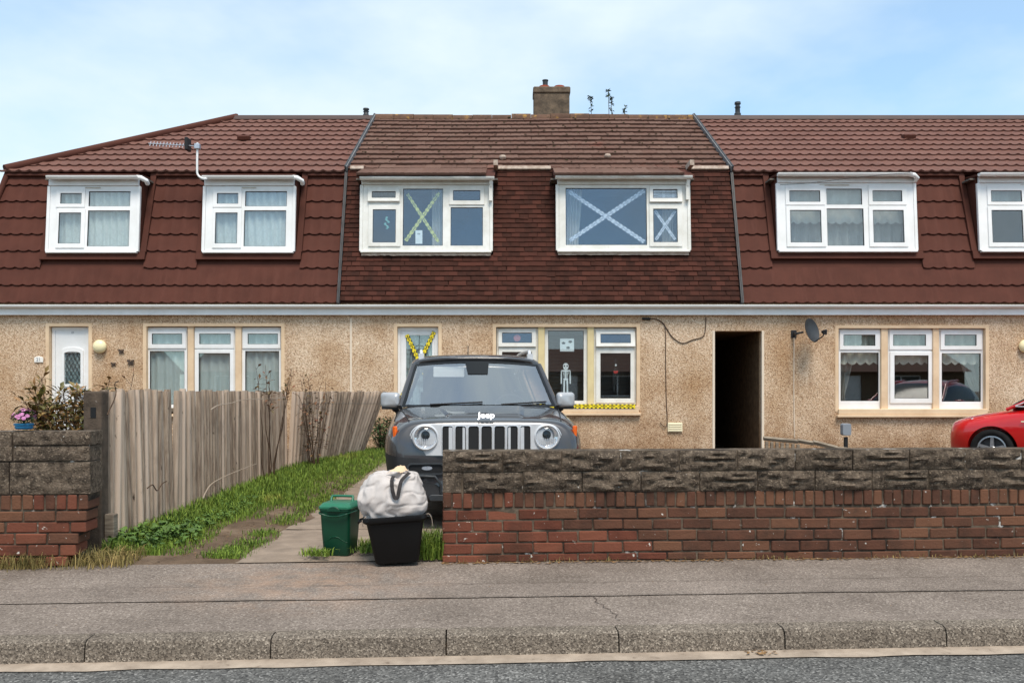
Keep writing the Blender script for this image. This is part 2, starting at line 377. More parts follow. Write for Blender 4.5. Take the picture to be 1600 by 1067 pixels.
M['lamp_glass'] = mat('cream_lamp_globe', S(240, 228, 184), rough=0.3)
M['ornament'] = mat('bronze_ornament', S(98, 82, 70), S(60, 50, 44), 40, rough=0.5, metal=0.3)
M['plaque'] = mat('white_ceramic', S(236, 232, 224), rough=0.3)
M['plaque_ink'] = mat('plaque_grey_print', S(120, 128, 140), rough=0.5)
M['brick'] = mat('red_brick', S(112, 66, 52), S(94, 57, 46), 9, rough=0.92, spec=0.2, bump=0.5, bscale=60, rand=0.13, c3=S(116, 71, 55), spots=[(2.4, 0.55, 0.75, S(84, 58, 46)), (24, 0.66, 0.70, S(206, 200, 190))])
M['brick_dark'] = mat('weathered_brick', S(98, 66, 53), S(80, 57, 47), 9, rough=0.95, spec=0.2, bump=0.6, bscale=60, rand=0.13, c3=S(106, 74, 57), spots=[(2.6, 0.55, 0.75, S(66, 52, 44)), (24, 0.675, 0.715, S(204, 200, 192))])
M['block'] = mat('blackened_block', S(120, 106, 92), S(70, 61, 53), 22, rough=1, spec=0.1, bump=1.0, bscale=70, bdist=0.02, rand=0.10, spots=[(3, 0.5, 0.75, S(62, 55, 49)), (60, 0.56, 0.66, S(146, 131, 114)), (48, 0.60, 0.70, S(44, 38, 34)), (26, 0.70, 0.74, S(206, 202, 196))])
M['mortar'] = mat('old_mortar', S(112, 99, 85), S(62, 54, 47), 9, rough=1, bump=0.6, bscale=50, spots=[(7, 0.62, 0.68, S(206, 202, 196)), (2.2, 0.5, 0.62, S(48, 42, 38))])
M['concrete_post'] = mat('dark_concrete', S(98, 85, 74), S(72, 63, 55), 10, rough=1, bump=0.6, bscale=60, spots=[(30, 0.68, 0.74, S(150, 140, 130))])
M['pale_wood'] = mat('silvered_pale', S(190, 170, 150), S(134, 114, 98), 12, rough=0.9, bump=0.5, bscale=40, bstretch=(3, 3, .25), stretch=(5, 5, .4), rand=0.26, c3=S(188, 168, 150), spots=[(7, 0.66, 0.72, S(76, 64, 56), (3, 3, 1)), (2, 0.6, 0.8, S(120, 104, 90))])
M['wire'] = mat('fence_wire', S(120, 116, 110), rough=0.5, metal=0.7)
M['concrete'] = mat('path_concrete', S(148, 132, 117), S(128, 114, 101), 7, rough=0.95, bump=0.4, bscale=60, spots=[(1.8, 0.5, 0.75, S(128, 113, 99)), (40, 0.66, 0.74, S(180, 166, 150)), (14, 0.68, 0.76, S(104, 96, 78))])
M['soil'] = mat('trodden_soil', S(112, 94, 78), S(84, 70, 57), 5, rough=1, bump=0.8, bscale=22, bdist=0.03, spots=[(2.0, 0.52, 0.7, S(130, 112, 94)), (18, 0.64, 0.72, S(66, 54, 44))])
M['turf'] = mat('turf_ground', S(70, 82, 38), S(86, 76, 50), 3, rough=1, bump=0.8, bscale=25, bdist=0.03)
M['kerb'] = m_asphalt('granite_kerb', S(84, 76, 68), S(130, 119, 107), S(170, 158, 143), 130, lightspots=0.8)
M['pavement'] = m_asphalt('pavement_asphalt', S(112, 101, 93), S(141, 129, 119), S(170, 158, 147), 105, stain=((-1.35, 5.9, 1.1, 0.9), S(170, 138, 114)), lightspots=0.85)
M['patch'] = m_asphalt('trench_asphalt', S(112, 102, 94), S(146, 133, 123), S(172, 160, 149), 120, stain=((-1.35, 5.9, 1.1, 0.9), S(170, 138, 114)), lightspots=0.9)
M['road'] = m_asphalt('road_asphalt', S(66, 65, 64), S(106, 105, 102), S(150, 148, 144), 95, lightspots=0.78)
M['channel'] = mat('pale_channel', S(172, 157, 141), S(142, 128, 114), 8, rough=0.95, bump=0.3, bscale=70, spots=[(16, 0.62, 0.72, S(118, 104, 92))])
M['seam'] = mat('dark_seam', S(78, 68, 62), S(96, 86, 80), 12, rough=1)
M['grass'] = mat('grass_blade', S(98, 124, 44), S(70, 96, 34), 2.2, rough=0.7, rand=0.32, spec=0.25, c3=S(114, 132, 52), spots=[(1.4, 0.58, 0.75, S(150, 148, 70))])
M['dry_grass'] = mat('dry_grass', S(160, 138, 90), S(112, 104, 62), 9, rough=0.8, rand=0.3)
M['weed_leaf'] = mat('weed_leaf', S(88, 116, 46), S(62, 90, 36), 5, rough=0.6, rand=0.25)
M['litter'] = mat('dead_leaf', S(150, 118, 82), S(98, 74, 50), 14, rough=0.9, rand=0.3, spots=[(20, 0.66, 0.72, S(206, 196, 180))])
M['shrub_leaf'] = mat('bronze_leaf', S(112, 104, 42), S(72, 70, 32), 9, rough=0.5, rand=0.3, c3=S(134, 98, 58))
M['rose_leaf'] = mat('withered_leaf', S(122, 72, 54), S(96, 88, 50), 9, rough=0.7, rand=0.3)
M['stem'] = mat('brown_stem', S(92, 74, 60), S(70, 56, 46), 12, rough=0.9)
M['dry_stem'] = mat('pale_dry_stem', S(172, 156, 140), rough=0.9)
M['bush_leaf'] = mat('dark_bush_leaf', S(64, 86, 40), S(44, 62, 30), 9, rough=0.55, rand=0.3)
M['flower'] = mat('pink_flower', S(206, 142, 186), S(168, 96, 140), 50, rough=0.7, rand=0.2)
M['pot_blue'] = mat('blue_pot', S(40, 118, 160), S(34, 100, 140), 9, rough=0.35)
M['green_plastic'] = mat('green_caddy', S(9, 66, 46), S(8, 58, 41), 5, rough=0.4, spots=[(4, 0.6, 0.85, S(16, 74, 54))])
M['green_lid'] = mat('green_lid', S(40, 112, 84), S(34, 98, 74), 6, rough=0.35)
M['black_plastic'] = mat('black_box_plastic', S(15, 15, 16), S(12, 12, 13), 6, rough=0.5, spec=0.25)
M['bag'] = mat('woven_white_bag', S(204, 197, 193), S(176, 168, 163), 6, rough=0.7, bump=0.25, bscale=140, bdist=0.003, spots=[(5, 0.6, 0.8, S(190, 178, 172)), (18, 0.70, 0.76, S(150, 136, 128))])
M['strap'] = mat('grey_strap', S(62, 58, 58), S(46, 44, 44), 40, rough=0.8)
M['wood_rail'] = mat('old_grey_rail', S(150, 138, 122), S(110, 98, 86), 9, rough=0.95, stretch=(.6, .6, 6), bump=0.4, bscale=40)
M['grey_box'] = mat('grey_meter_plastic', S(132, 138, 146), rough=0.5)
# car materials
M['car_grey'] = mat('granite_paint', S(68, 66, 67), S(64, 62, 63), 3, rough=0.26, metal=0.4, coat=1.0)
M['car_red'] = mat('red_paint', S(206, 14, 16), S(196, 12, 15), 3, rough=0.3, coat=1.0)
M['cladding'] = mat('black_cladding', S(38, 38, 40), S(32, 32, 34), 12, rough=0.55)
M['silver'] = mat('satin_silver', S(214, 215, 217), S(204, 205, 208), 9, rough=0.3, metal=0.2)
M['mirror_cap'] = mat('satin_mirror_cap', S(184, 185, 187), S(172, 173, 176), 9, rough=0.35, metal=0.3)
M['bowl'] = mat('lamp_reflector', S(226, 227, 230), rough=0.12, metal=0.75)
M['chrome'] = mat('chrome', S(222, 224, 228), rough=0.08, metal=1.0)
M['gloss_black'] = mat('gloss_black', S(14, 14, 15), rough=0.15)
M['orange'] = mat('orange_marker', S(236, 106, 22), S(220, 90, 16), 30, rough=0.2)
M['lens'] = m_glass('lamp_lens', 1.5, (0.98, 0.99, 1, 1))
M['screen'] = m_glass('windscreen_glass', 4.3, (0.97, 0.98, 0.97, 1))
M['tyre'] = mat('tyre_rubber', S(36, 35, 35), S(28, 28, 28), 15, rough=0.85, bump=0.3, bscale=60)
M['alloy'] = mat('alloy_rim', S(178, 178, 180), S(160, 160, 163), 9, rough=0.3, metal=0.7)
M['cabin'] = mat('cabin_trim', S(70, 68, 66), S(58, 56, 55), 6, rough=0.8)
M['visor'] = mat('pale_visor', S(232, 234, 230), rough=0.7)
# ------------------------------------------------------------------ ground, road, pavement, kerb
ST = 0.0612                                     # the street runs 3.5 degrees off the terrace
SA = math.atan(ST)
def gz(X, Y):                                   # garden surface height
    q_ = min(1, max(0, (X + 2.5)/.6)); t = (1 - q_)*min(1, max(0, (Y - 6.9) / 7.5)) + q_*min(1, max(0, (Y - 10.8)/4.5)); k = min(1, max(0, (X - 1.0) / 3.0))
    return 0.015 + t * (0.17 * (1 - k) + 0.02 * k)
def gnoise(X, Y): return 0.018 * noise.noise(Vector((X*1.7, Y*1.7, 0.3))) + 0.008 * noise.noise(Vector((X*6, Y*6, 2.3)))

xs = [-900, -300, -90, -40, -20] + [-12 + 0.25*i for i in range(97)] + [20, 40, 90, 300, 900]
vs_ = [-900, -300, -60, -20, -4.0, -3.2, 4.70, 4.90, 6.30, 6.62] + [6.75 + 0.25*i for i in range(36)] + [16, 17, 25, 40, 90, 300, 900]
b = MB(); nx = len(xs); vv = []
for v in vs_:
    for x in xs:
        xc = max(-20, min(20, x)); y = v + ST * xc
        if v < -3.5: z = -0.03
        elif v < 4.8: z = -0.24
        elif v < 6.3: z = -0.12
        elif v < 6.7: z = -0.012
        else: z = gz(x, y) + (gnoise(x, y) if abs(x) < 13 and v < 16 else 0)
        vv.append((x, y, z))
b.add(vv, [(j*nx+i, j*nx+i+1, (j+1)*nx+i+1, (j+1)*nx+i) for j in range(len(vs_)-1) for i in range(nx-1)])
b.build('ground', M['soil'], kind='structure', normals=False, smooth=180)

def street_sheet(name, v0, v1, z0, z1, m, x0=-60, x1=60, parent=None, kind='structure', nxx=60, nv=6, wob=0.0, seed=0, wav=0.0):
    b = MB()
    def fn(u, t):
        x = x0 + (x1 - x0) * u
        v = v0 + (v1 - v0) * t
        if wob and (t == 0 or t == 1): v += wob * noise.noise(Vector((x*2.3, seed, t*7))) + wob*0.5*noise.noise(Vector((x*9, seed, t*5)))
        z = z0 + (z1 - z0) * t + wav * noise.noise(Vector((x*0.6, v*1.4, 1.7)))
        return (x, v + ST * x, z)
    b.grid(fn, nxx, nv)
    return b.build(name, m, parent, kind=kind if parent is None else None, normals=False, smooth=180)
street_sheet('road', -3.0, 4.68, -0.165, -0.160, M['road'], nxx=80, nv=20, wav=0.003)
pav = street_sheet('pavement', 4.865, 6.60, -0.040, 0.0, M['pavement'], nxx=160, nv=12, wav=0.004)
street_sheet('trench_patch', 5.52, 5.86, -0.0195, -0.0115, M['patch'], -9, 9, pav, nxx=400, nv=3, wob=0.012, seed=3, wav=0.004)
# tarred seams and a crack in the pavement
def seam(name, pts, wd, parent, m, zoff=0.0055):
    b = MB(); L = []; Rr = []
    for i, (x, v) in enumerate(pts):
        ww = wd * (0.45 + 0.8*abs(noise.noise(Vector((x*5, v*5, 9)))))
        z = -0.040 + 0.040*(v-4.865)/1.735 + 0.004 * noise.noise(Vector((x*0.6, v*1.4, 1.7))) + zoff
        d = Vector(pts[min(i+1, len(pts)-1)]) - Vector(pts[max(i-1, 0)]); d.normalize()
        nrm = Vector((-d.y, d.x))
        for s_, A in ((1, L), (-1, Rr)):
            q = Vector((x, v)) + nrm * ww * s_; A.append((q.x, q.y + ST*q.x, z))
    n = len(pts); b.add(L + Rr, [(i, i+1, n+i+1, n+i) for i in range(n-1)])
    return b.build(name, m, parent, normals=False)
jx = lambda x, s_: 0.014*noise.noise(Vector((x*2.3, s_, 0))) + 0.008*noise.noise(Vector((x*9, s_, 0)))
seam('joint', [(-8 + 0.05*i, 5.865 + jx(-8+0.05*i, 3)) for i in range(320)], 0.006, pav, M['seam'], 0.0105)
seam('joint', [(-2.2 + 0.05*i, 5.52 + jx(-2.2+0.05*i, 8)) for i in range(200)], 0.0035, pav, M['seam'], 0.0105)
cr = [(0.50, 5.50), (0.52, 5.43), (0.50, 5.38), (0.545, 5.31), (0.54, 5.26), (0.575, 5.20), (0.57, 5.15), (0.60, 5.09), (0.585, 5.03), (0.61, 4.95)]
cr = [(a[0]+(b_[0]-a[0])*k/4 + 0.008*noise.noise(Vector((a[0]*40+k, a[1]*30, 0))), a[1]+(b_[1]-a[1])*k/4) for a, b_ in zip(cr, cr[1:]) for k in range(4)]
seam('crack', cr, 0.004, pav, M['seam'])
# kerb stones, laid end to end
kerb = empty('kerb', (0, 4.735, 0), SA); tag(kerb, kind='structure')
edges = [-4.0, -3.06, PX(135, 4.62)/math.cos(SA), PX(423, 4.66)/math.cos(SA), PX(697, 4.71)/math.cos(SA), PX(967, 4.77)/math.cos(SA), PX(1227, 4.82)/math.cos(SA), PX(1480, 4.87)/math.cos(SA), 3.31, 4.23, 5.15]
for i in range(len(edges) - 1):
    b = MB(); x0, x1 = edges[i] + 0.004, edges[i+1] - 0.004
    prof = [(-0.012, -0.30), (0.0, -0.045-0.03), (0.012, -0.047), (0.035, -0.036), (0.14, -0.034), (0.14, -0.30)]
    k = 14; rs = []
    for j in range(k + 1):
        x = x0 + (x1 - x0) * j / k
        rs.append([(x, y + 0.004*noise.noise(Vector((x*9, y*30, i))), z + 0.004*noise.noise(Vector((x*7, y*20, i+5)))) for y, z in prof])
    b.rings(rs)
    b.build('kerb_stone', M['kerb'], kerb, smooth=35, bevel=0)
def ch(u, t):
    x = -60 + 120*u; v = 4.625 + 0.115*t
    if t == 0: v += 0.02*noise.noise(Vector((x*3, 0, 4))) + 0.01*noise.noise(Vector((x*11, 0, 4)))
    return (x, v + ST*x, -0.1535 + 0.010*t)
MB().grid(ch, 900, 2).build('gutter_channel', M['channel'], kind='structure', normals=False)

# concrete driveway: slabs set in the soil
drive = empty('driveway'); tag(drive, kind='structure')
js = [6.58, 8.02, 9.6, 11.2, 12.8, 14.4, 15.9]
for i in range(len(js) - 1):
    b = MB(); y0, y1 = js[i] + 0.012, js[i+1] - 0.012
    tilt = random.uniform(-0.008, 0.008)
    def fn(u, t, y0=y0, y1=y1, i=i):
        y = y0 + (y1 - y0) * t
        xl = -2.0 + 0.035*noise.noise(Vector((y*2.2, 1.1, 0))) + 0.02*noise.noise(Vector((y*8, 1.1, 0)))
        x = xl + (0.85 - xl) * u
        e = 0.02 if (u in (0, 1) or t in (0, 1)) else 0
        return (x, y + ST*x*(1 - i/5 if i < 5 else 0), gz(x, y) + 0.006 + 0.012*min(1, max(0, (y - 6.6)/1.2)) + (tilt*(t-0.5) if i else 0) - e*0.6 + 0.004*noise.noise(Vector((x*2, y*2, 5))))
    b.grid(fn, 16, 24)
    b.build('slab', M['concrete'], drive, normals=False, smooth=180)
# ------------------------------------------------------------------ terrace of three houses
WY = 16.50                                        # ground floor wall face
XL0, XA, XB, XR1 = -10.12, -3.18, 4.21, 18.40     # end of terrace, party walls, far end
def frame_mat(org, d):
    d = Vector(d).normalized(); x = Vector((1, 0, 0)); y = d.cross(x)
    m = Matrix.Identity(4)
    for i in range(3): m[i][0] = x[i]; m[i][1] = y[i]; m[i][2] = d[i]; m[i][3] = org[i]
    return m
LM, LU = math.hypot(0.84, 2.64), math.hypot(3.5, 2.04)
MM = frame_mat((0, 16.40, 2.87), (0, 0.84, 2.64))  # steep tile-hung face: local x, inward, up the slope
UM = frame_mat((0, 17.24, 5.51), (0, 3.5, 2.04))   # upper roof slope
RY, RZ = 20.74, 7.55                               # ridge
hL = thing('terraced_house', 'end terraced house with brown metal tile roof and lace curtained windows, behind the wooden fence', 'house')
hM = thing('terraced_house', 'middle terraced house with old clay tiles, chimney and hazard tape on its windows', 'house')
hR = thing('terraced_house', 'terraced house right of the dark passage, with brown metal tile roof', 'house')
HX = {hL: (XL0, XA), hM: (XA, XB), hR: (XB, XR1)}

def hole(px0, px1, py0, py1, Y=WY): return (PX(px0, Y), PX(px1, Y), PZ(py1, Y), PZ(py0, Y))
G_L, G_M, G_R = hole(227.5, 440.5, 509, 641), hole(774, 996, 510, 640), hole(1309, 1541, 512, 642)
D_L = hole(75.5, 139.5, 509, 700); D_M = hole(619.5, 686, 509.5, 706)
D_L = D_L[:2] + (0.05, D_L[3]); D_M = D_M[:2] + (0.05, D_M[3])
PASS = (PX(1115, WY), PX(1192, WY), -0.2, PZ(517, WY))
PASS = (PASS[0], PASS[1], 0.0, PASS[3])
for h, hs in ((hL, [G_L, D_L]), (hM, [G_M, D_M, PASS]), (hR, [G_R, PASS])):
    x0, x1 = HX[h]; b = MB()
    b.holed(x0, x1, -0.1, 3.0, hs, WY, WY + 0.26)
    b.build('wall', M['pebble'], h)
    b = MB()                                        # rear and party walls close the shell
    b.box(x0 + 0.01, x1 - 0.01, 24.7, 24.95, -0.1, 3.0)
    if h is hL: b.box(x0 + 0.15, x0 + 0.4, WY + 0.26, 24.7, -0.1, 3.0)
    b.box(x1 - 0.2, x1 - 0.01, WY + 2.9, 24.7, 2.45, 3.0)
    b.build('rear_wall', M['pebble'], h)
    b = MB(); b.box(x0 + 0.4, x1 - 0.2, WY + 0.27, 24.7, 2.66, 2.80); b.build('floor', M['room'], h)
    # gutter, fascia and soffit along the eaves
    b = MB(); zt, zf0, zf1 = PZ(476, 16.28), PZ(492, 16.40), PZ(484, 16.40)
    gr = 0.052
    prof = [(16.335 + gr*math.cos(R(a)), zt - 0.006 + gr*1.0*math.sin(R(a))) for a in range(180, 361, 20)]
    prof += [(p[0]*1 + (16.335 - p[0])*0.12, p[1] + 0.005) for p in reversed(prof)]
    b.prism(prof, x0, x1 - 0.002, 'x'); b.build('gutter', M['gutter'], h, smooth=40)
    xb = x0 + 0.35
    while xb < x1:
        b = MB(); pr = [(16.335 + (gr+0.005)*math.cos(R(a)), zt - 0.006 + (gr+0.005)*math.sin(R(a))) for a in range(180, 361, 20)]
        pr += [(p[0]*1 + (16.335 - p[0])*0.12, p[1] + 0.005) for p in reversed(pr)]
        wdt = 0.07 if random.random() < 0.25 else 0.028
        b.prism(pr, xb, xb + wdt, 'x'); b.build('gutter_bracket', M['gutter'], h, smooth=40)
        xb += random.uniform(0.8, 1.25)
    MB().box(x0, x1 - 0.002, 16.392, 16.42, zf0, PZ(478, 16.40)).build('fascia', M['upvc'], h)
    MB().box(x0, x1 - 0.002, 16.42, WY - 0.003, zf0 + 0.004, zf0 + 0.018).build('soffit', M['upvc'], h)

# dormer windows: px rectangles read off the photograph
def sh(r, dx): return (r[0]+dx, r[1]+dx, r[2], r[3])
L1 = dict(out=(77.5, 213, 279, 291, 393), gut=(74, 216, 275.5, 232), cas=[((88.5,133.5,292.5,324.5),(95,128,302.5,319),0), ((88,133,326,388),(92,126.5,333,381),0)],
          fix=[(138.5,203.5,299,322.5),(136.5,202,329,385)])
L2 = dict(out=tuple(v+243.5 if i < 2 else v for i, v in enumerate(L1['out'])), gut=(317, 460, 275.5, 471), cas=[(sh(a,244.5),sh(p_,244.5),o) for a,p_,o in L1['cas']], fix=[sh(r,244.5) for r in L1['fix']])
M1 = dict(out=(567, 765, 280, 289.5, 392.5), gut=(563, 772, 277, None), cas=[((575,625,294,316),(581.5,618.5,300,310.5),8), ((575.5,626,320.5,385.5),(582.5,618.5,328,379.5),0), ((702,757,292,320.5),(708,750.5,298,314),0)],
          fix=[(629.5,692,295,384),(704,754.5,324,384)])
M2 = dict(out=(873.5, 1074, 279.5, 289, 391.5), gut=(868, 1081, 275.5, None), cas=[((1014.5,1065.5,291.8,317),(1020,1058,296.5,311),7), ((1014.5,1065.5,318.5,385.5),(1020.7,1058.4,327,379),0)],
          fix=[(884,1010.6,294,383)])
R1 = dict(out=(1218.5, 1428, 274.5, 286.5, 391.5), gut=(1215, 1424, 271, 1437), cas=[((1227,1288.5,289.5,321),(1233,1281,298.5,316),0), ((1228.5,1290,322.5,386),(1234.5,1283,329,379.5),0),
          ((1356.7,1416,289.5,321),(1363,1409,298.5,315.5),0), ((1357.5,1418.5,322.5,386),(1364,1412,329,379.5),0)], fix=[(1291.5,1347,295,320),(1292.5,1350,326,384)])
R2 = dict(out=tuple(v+315 if i < 2 else v for i, v in enumerate(R1['out'])), gut=(1530, 1739, 271, 1752), cas=[(sh(a,315),sh(p_,315),o) for a,p_,o in R1['cas']], fix=[sh(r,315) for r in R1['fix']])
DY, LEAN = 16.60, R(4.5)
def ring_frame(b, o, i, y0, y1):
    b.holed(o[0], o[1], o[2], o[3], [i], y0, y1)
def casement(parent, o, p_, opened, frame_m, yb=-0.022, glass=None):
    """an opening light: rim, rubber seal and pane, hinged at its top edge when it stands open"""
    e = None; M4 = Matrix.Translation((0, 0, 0))
    if opened: M4 = Matrix.Translation((0, yb, o[3])) @ Matrix.Rotation(R(-opened), 4, 'X') @ Matrix.Translation((0, -yb, -o[3]))
    b = MB(); b.holed(o[0], o[1], o[2], o[3], [p_], yb, yb + 0.045); b.xf(M4); c = b.build('casement', frame_m, parent, bevel=0.005)
    b = MB(); g = 0.006; b.holed(p_[0]-0.001, p_[1]+0.001, p_[2]-0.001, p_[3]+0.001, [(p_[0]+g, p_[1]-g, p_[2]+g, p_[3]-g)], yb + 0.006, yb + 0.03); b.xf(M4); b.build('seal', M['rubber'], parent)
    b = MB(); b.box(p_[0], p_[1], yb + 0.016, yb + 0.022, p_[2], p_[3]); b.xf(M4); b.build('pane', M['glass'], parent)
DORM = []
def dormer(house, D, upvc, style):
    x0p, x1p, yf, yt, yb_ = D['out']; zb = PZ(yb_, DY); xc = PX((x0p + x1p)/2, DY)
    e = empty('dormer', (xc, DY, zb), 0, house, rx=-LEAN)
    tl = math.tan(LEAN)
    def Lc(px, py):
        hgt = (yb_ - py) / F * DY; Y = DY + tl * hgt
        return PX(px, Y) - xc, (PZ(py, Y) - zb) / math.cos(LEAN)
    def rect(r):
        xa, zt = Lc(r[0], r[2]); xb, z0 = Lc(r[1], r[3]); xa2, _ = Lc(r[0], r[3]); xb2, _ = Lc(r[1], r[2])
        return ((xa + xa2)/2, (xb + xb2)/2, z0, zt)
    O = rect((x0p, x1p, yt, yb_)); FZ = Lc(x0p, yf)[1]
    cas = [(rect(a), rect(p_), o) for a, p_, o in D['cas']]; fix = [rect(r) for r in D['fix']]
    b = MB(); b.holed(O[0], O[1], 0, O[3], [(a[0]+.012, a[1]-.012, a[2]+.012, a[3]-.012) for a, _, _ in cas] + fix, 0, 0.07)
    b.build('frame', upvc, e, bevel=0.004)
    for a, p_, o in cas: casement(e, a, p_, o, upvc)
    for p_ in fix:
        b = MB(); g = 0.007; b.holed(p_[0]-.001, p_[1]+.001, p_[2]-.001, p_[3]+.001, [(p_[0]+g, p_[1]-g, p_[2]+g, p_[3]-g)], 0.01, 0.04); b.build('seal', M['rubber'], e)
        MB().box(p_[0], p_[1], 0.022, 0.028, p_[2], p_[3]).build('pane', M['glass'], e)
    MB().box(O[0]-.03, O[1]+.03, -0.035, 0.03, O[3]+.004, FZ+.03).build('fascia', upvc, e, bevel=0.004)
    b = MB(); b.box(O[0]-.035, O[1]+.035, -0.045, 0.06, -0.035, -0.003); b.build('sill', upvc, e, bevel=0.006)
    for s_ in (0, 1):
        xa, xb = (O[0]-.06, O[0]-.002) if s_ == 0 else (O[1]+.002, O[1]+.06)
        MB().box(xa, xb, -0.012, 0.05, 0.0, O[3]).build('corner_trim', upvc, e, bevel=0.005)
        MB().box(xa+.004, xb-.004, 0.051, 0.75, 0.0, FZ).build('cheek', M['metal_flash'] if style == 'metal' else M['hung_tile'], e)
    if style == 'metal':
        xm = (O[0]+O[1])/2 - (0.15 if len(fix) == 2 and len(cas) == 2 else 0.22)
        MB().box(xm - 0.28, xm + 0.28, -0.02, -0.002, O[3]-.045, O[3]-.026).build('trickle_vent', M['valance'], e, bevel=0.004)
    # gutter with its outlet
    gx0, gx1, gy, gend = D['gut']; Yg = DY - 0.06
    wx0, wx1 = PX(gx0, Yg), PX(gx1, Yg); wz = PZ(gy, Yg) + (0.0 if style == 'metal' else 0.0)
    gr = 0.056; b = MB()
    prof = [(Yg + gr*math.cos(R(a)), wz + gr*math.sin(R(a))) for a in range(180, 361, 20)]
    prof += [(p_[0] + (Yg - p_[0])*0.12, p_[1] + 0.004) for p_ in reversed(prof)]
    b.prism(prof, wx0, wx1, 'x')
    for xe in (wx0 - 0.006, wx1): b.prism([(Yg + gr*math.cos(R(a)), wz + gr*math.sin(R(a))) for a in range(180, 361, 20)], xe, xe + 0.006, 'x')
    inv = Matrix.Translation((xc, DY, zb)) @ Matrix.Rotation(-LEAN, 4, 'X'); inv = inv.inverted()
    b.xf(inv); b.build('gutter', M['gutter'] if style == 'metal' else upvc, e, smooth=40)
    for t in ((0.12, 0.5, 0.88) if style == 'metal' else ()):
        b = MB(); pr = [(Yg + (gr+.005)*math.cos(R(a)), wz + (gr+.005)*math.sin(R(a))) for a in range(180, 361, 20)]; pr += [(p_[0] + (Yg - p_[0])*0.12, p_[1] + 0.004) for p_ in reversed(pr)]
        xx = wx0 + (wx1 - wx0)*t; b.prism(pr, xx, xx + 0.025, 'x'); b.xf(inv); b.build('gutter_bracket', M['gutter'], e, smooth=40)
    b = MB()
    if gend: b.tube([(wx1 - .03, Yg, wz - .02), (wx1 + .05, Yg + .0, wz - .03), (wx1 + .13, Yg + .05, wz - .075), (wx1 + .12, Yg + .13, wz - .11)], 0.042, 10)
    else: b.tube([(wx1 - .055, Yg + .03, wz - .03), (wx1 - .06, Yg + .07, wz - .16)], 0.036, 8); b.box(wx1 - .095, wx1 - .035, Yg + .05, Yg + .11, wz - .42, wz - .12)
    b.xf(inv); b.build('downpipe', upvc, e, smooth=40)
    # little roof
    W0, W1 = xc + O[0] - 0.10, xc + O[1] + 0.10
    b = MB(); b.prism([(16.50, 5.205), (17.28, 5.53), (17.28, 5.50), (16.50, 5.165)] if style == 'clay' else [(16.56, 5.255), (17.30, 5.33), (17.30, 5.30), (16.56, 5.215)], W0 + (0 if style == 'clay' else .02), W1 - (0 if style == 'clay' else .02), 'x'); b.xf(inv); b.build('dormer_roof', M['metal_flash'], e)
    DORM.append((house, W0 + 0.05, W1 - 0.05, zb, xc, O, e, inv))
    # hollow behind the glass
    b = MB(); x0, x1 = xc + O[0] - 0.25, xc + O[1] + 0.25
    b.box(x0, x1, 18.6, 18.64, zb - 0.3, 5.45); b.box(x0 - .04, x0, 17.30, 18.6, zb - 0.3, 5.45); b.box(x1, x1 + .04, 17.30, 18.6, zb - 0.3, 5.45); b.box(x0 + .1, x1 - .1, 16.78, 18.6, 5.19, 5.22); b.box(x0, x1, 16.80, 18.6, zb - 0.34, zb - 0.05)
    b.build('room', M['room'], house)
    return e, rect
eL1, _ = dormer(hL, L1, M['upvc'], 'metal'); eL2, _ = dormer(hL, L2, M['upvc'], 'metal')
eM1, _ = dormer(hM, M1, M['upvc_old'], 'clay'); eM2, _ = dormer(hM, M2, M['upvc_old'], 'clay')
eR1, _ = dormer(hR, R1, M['upvc'], 'metal'); eR2, _ = dormer(hR, R2, M['upvc'], 'metal')

# roof boarding with openings for the dormers
for h in (hL, hM, hR):
    x0, x1 = HX[h]; hs = [(d[1], d[2], (d[3] - 0.02 - 2.87)/0.953, (5.40 - 2.87)/0.953) for d in DORM if d[0] is h]
    cut = [(Vector((XL0, 0, 0)), Vector((-LM, 0, 0.48)))] if h is hL else None
    b = MB(); b.holed(x0, x1, 0, LM, hs, 0.02, 0.06); me = b.mesh('mansard_boarding', M['metal_flash'] if h is not hM else M['hung_tile'], cut=cut); me.transform(MM)
    inst('mansard_boarding', me, h)
    b = MB(); xl = -9.64 if h is hL else x0; xt = -6.40 if h is hL else x0
    b.prism([(xl, 0), (x1, 0), (x1, LU), (xt, LU)], 0.02, 0.08); b.xf(UM); b.build('upper_roof', M['metal_flash'] if h is not hM else M['roof_tile'], h)
    b = MB()
    b.add([(xt, RY, RZ - .02), (x1, RY, RZ - .02), (x1, 24.24, 5.49), (xl, 24.24, 5.49), (x1, 25.08, 2.85), (x0, 25.08, 2.85)], [(0, 1, 2, 3), (3, 2, 4, 5)])
    if h is hL: b.add([(-9.66, 17.26, 5.49), (-6.42, RY, RZ - .02), (-9.66, 24.24, 5.49), (-10.14, 16.42, 2.85), (-10.14, 25.08, 2.85)], [(0, 1, 2), (0, 2, 4, 3)])
    if h is hR: b.add([(x1, 16.42, 2.85), (x1, 17.26, 5.49), (x1, RY, RZ - .03), (x1, 24.24, 5.49), (x1, 25.08, 2.85)], [(0, 1, 2, 3, 4)])
    b.build('rear_roof', M['metal_tile'] if h is not hM else M['roof_tile'], h, normals=False)

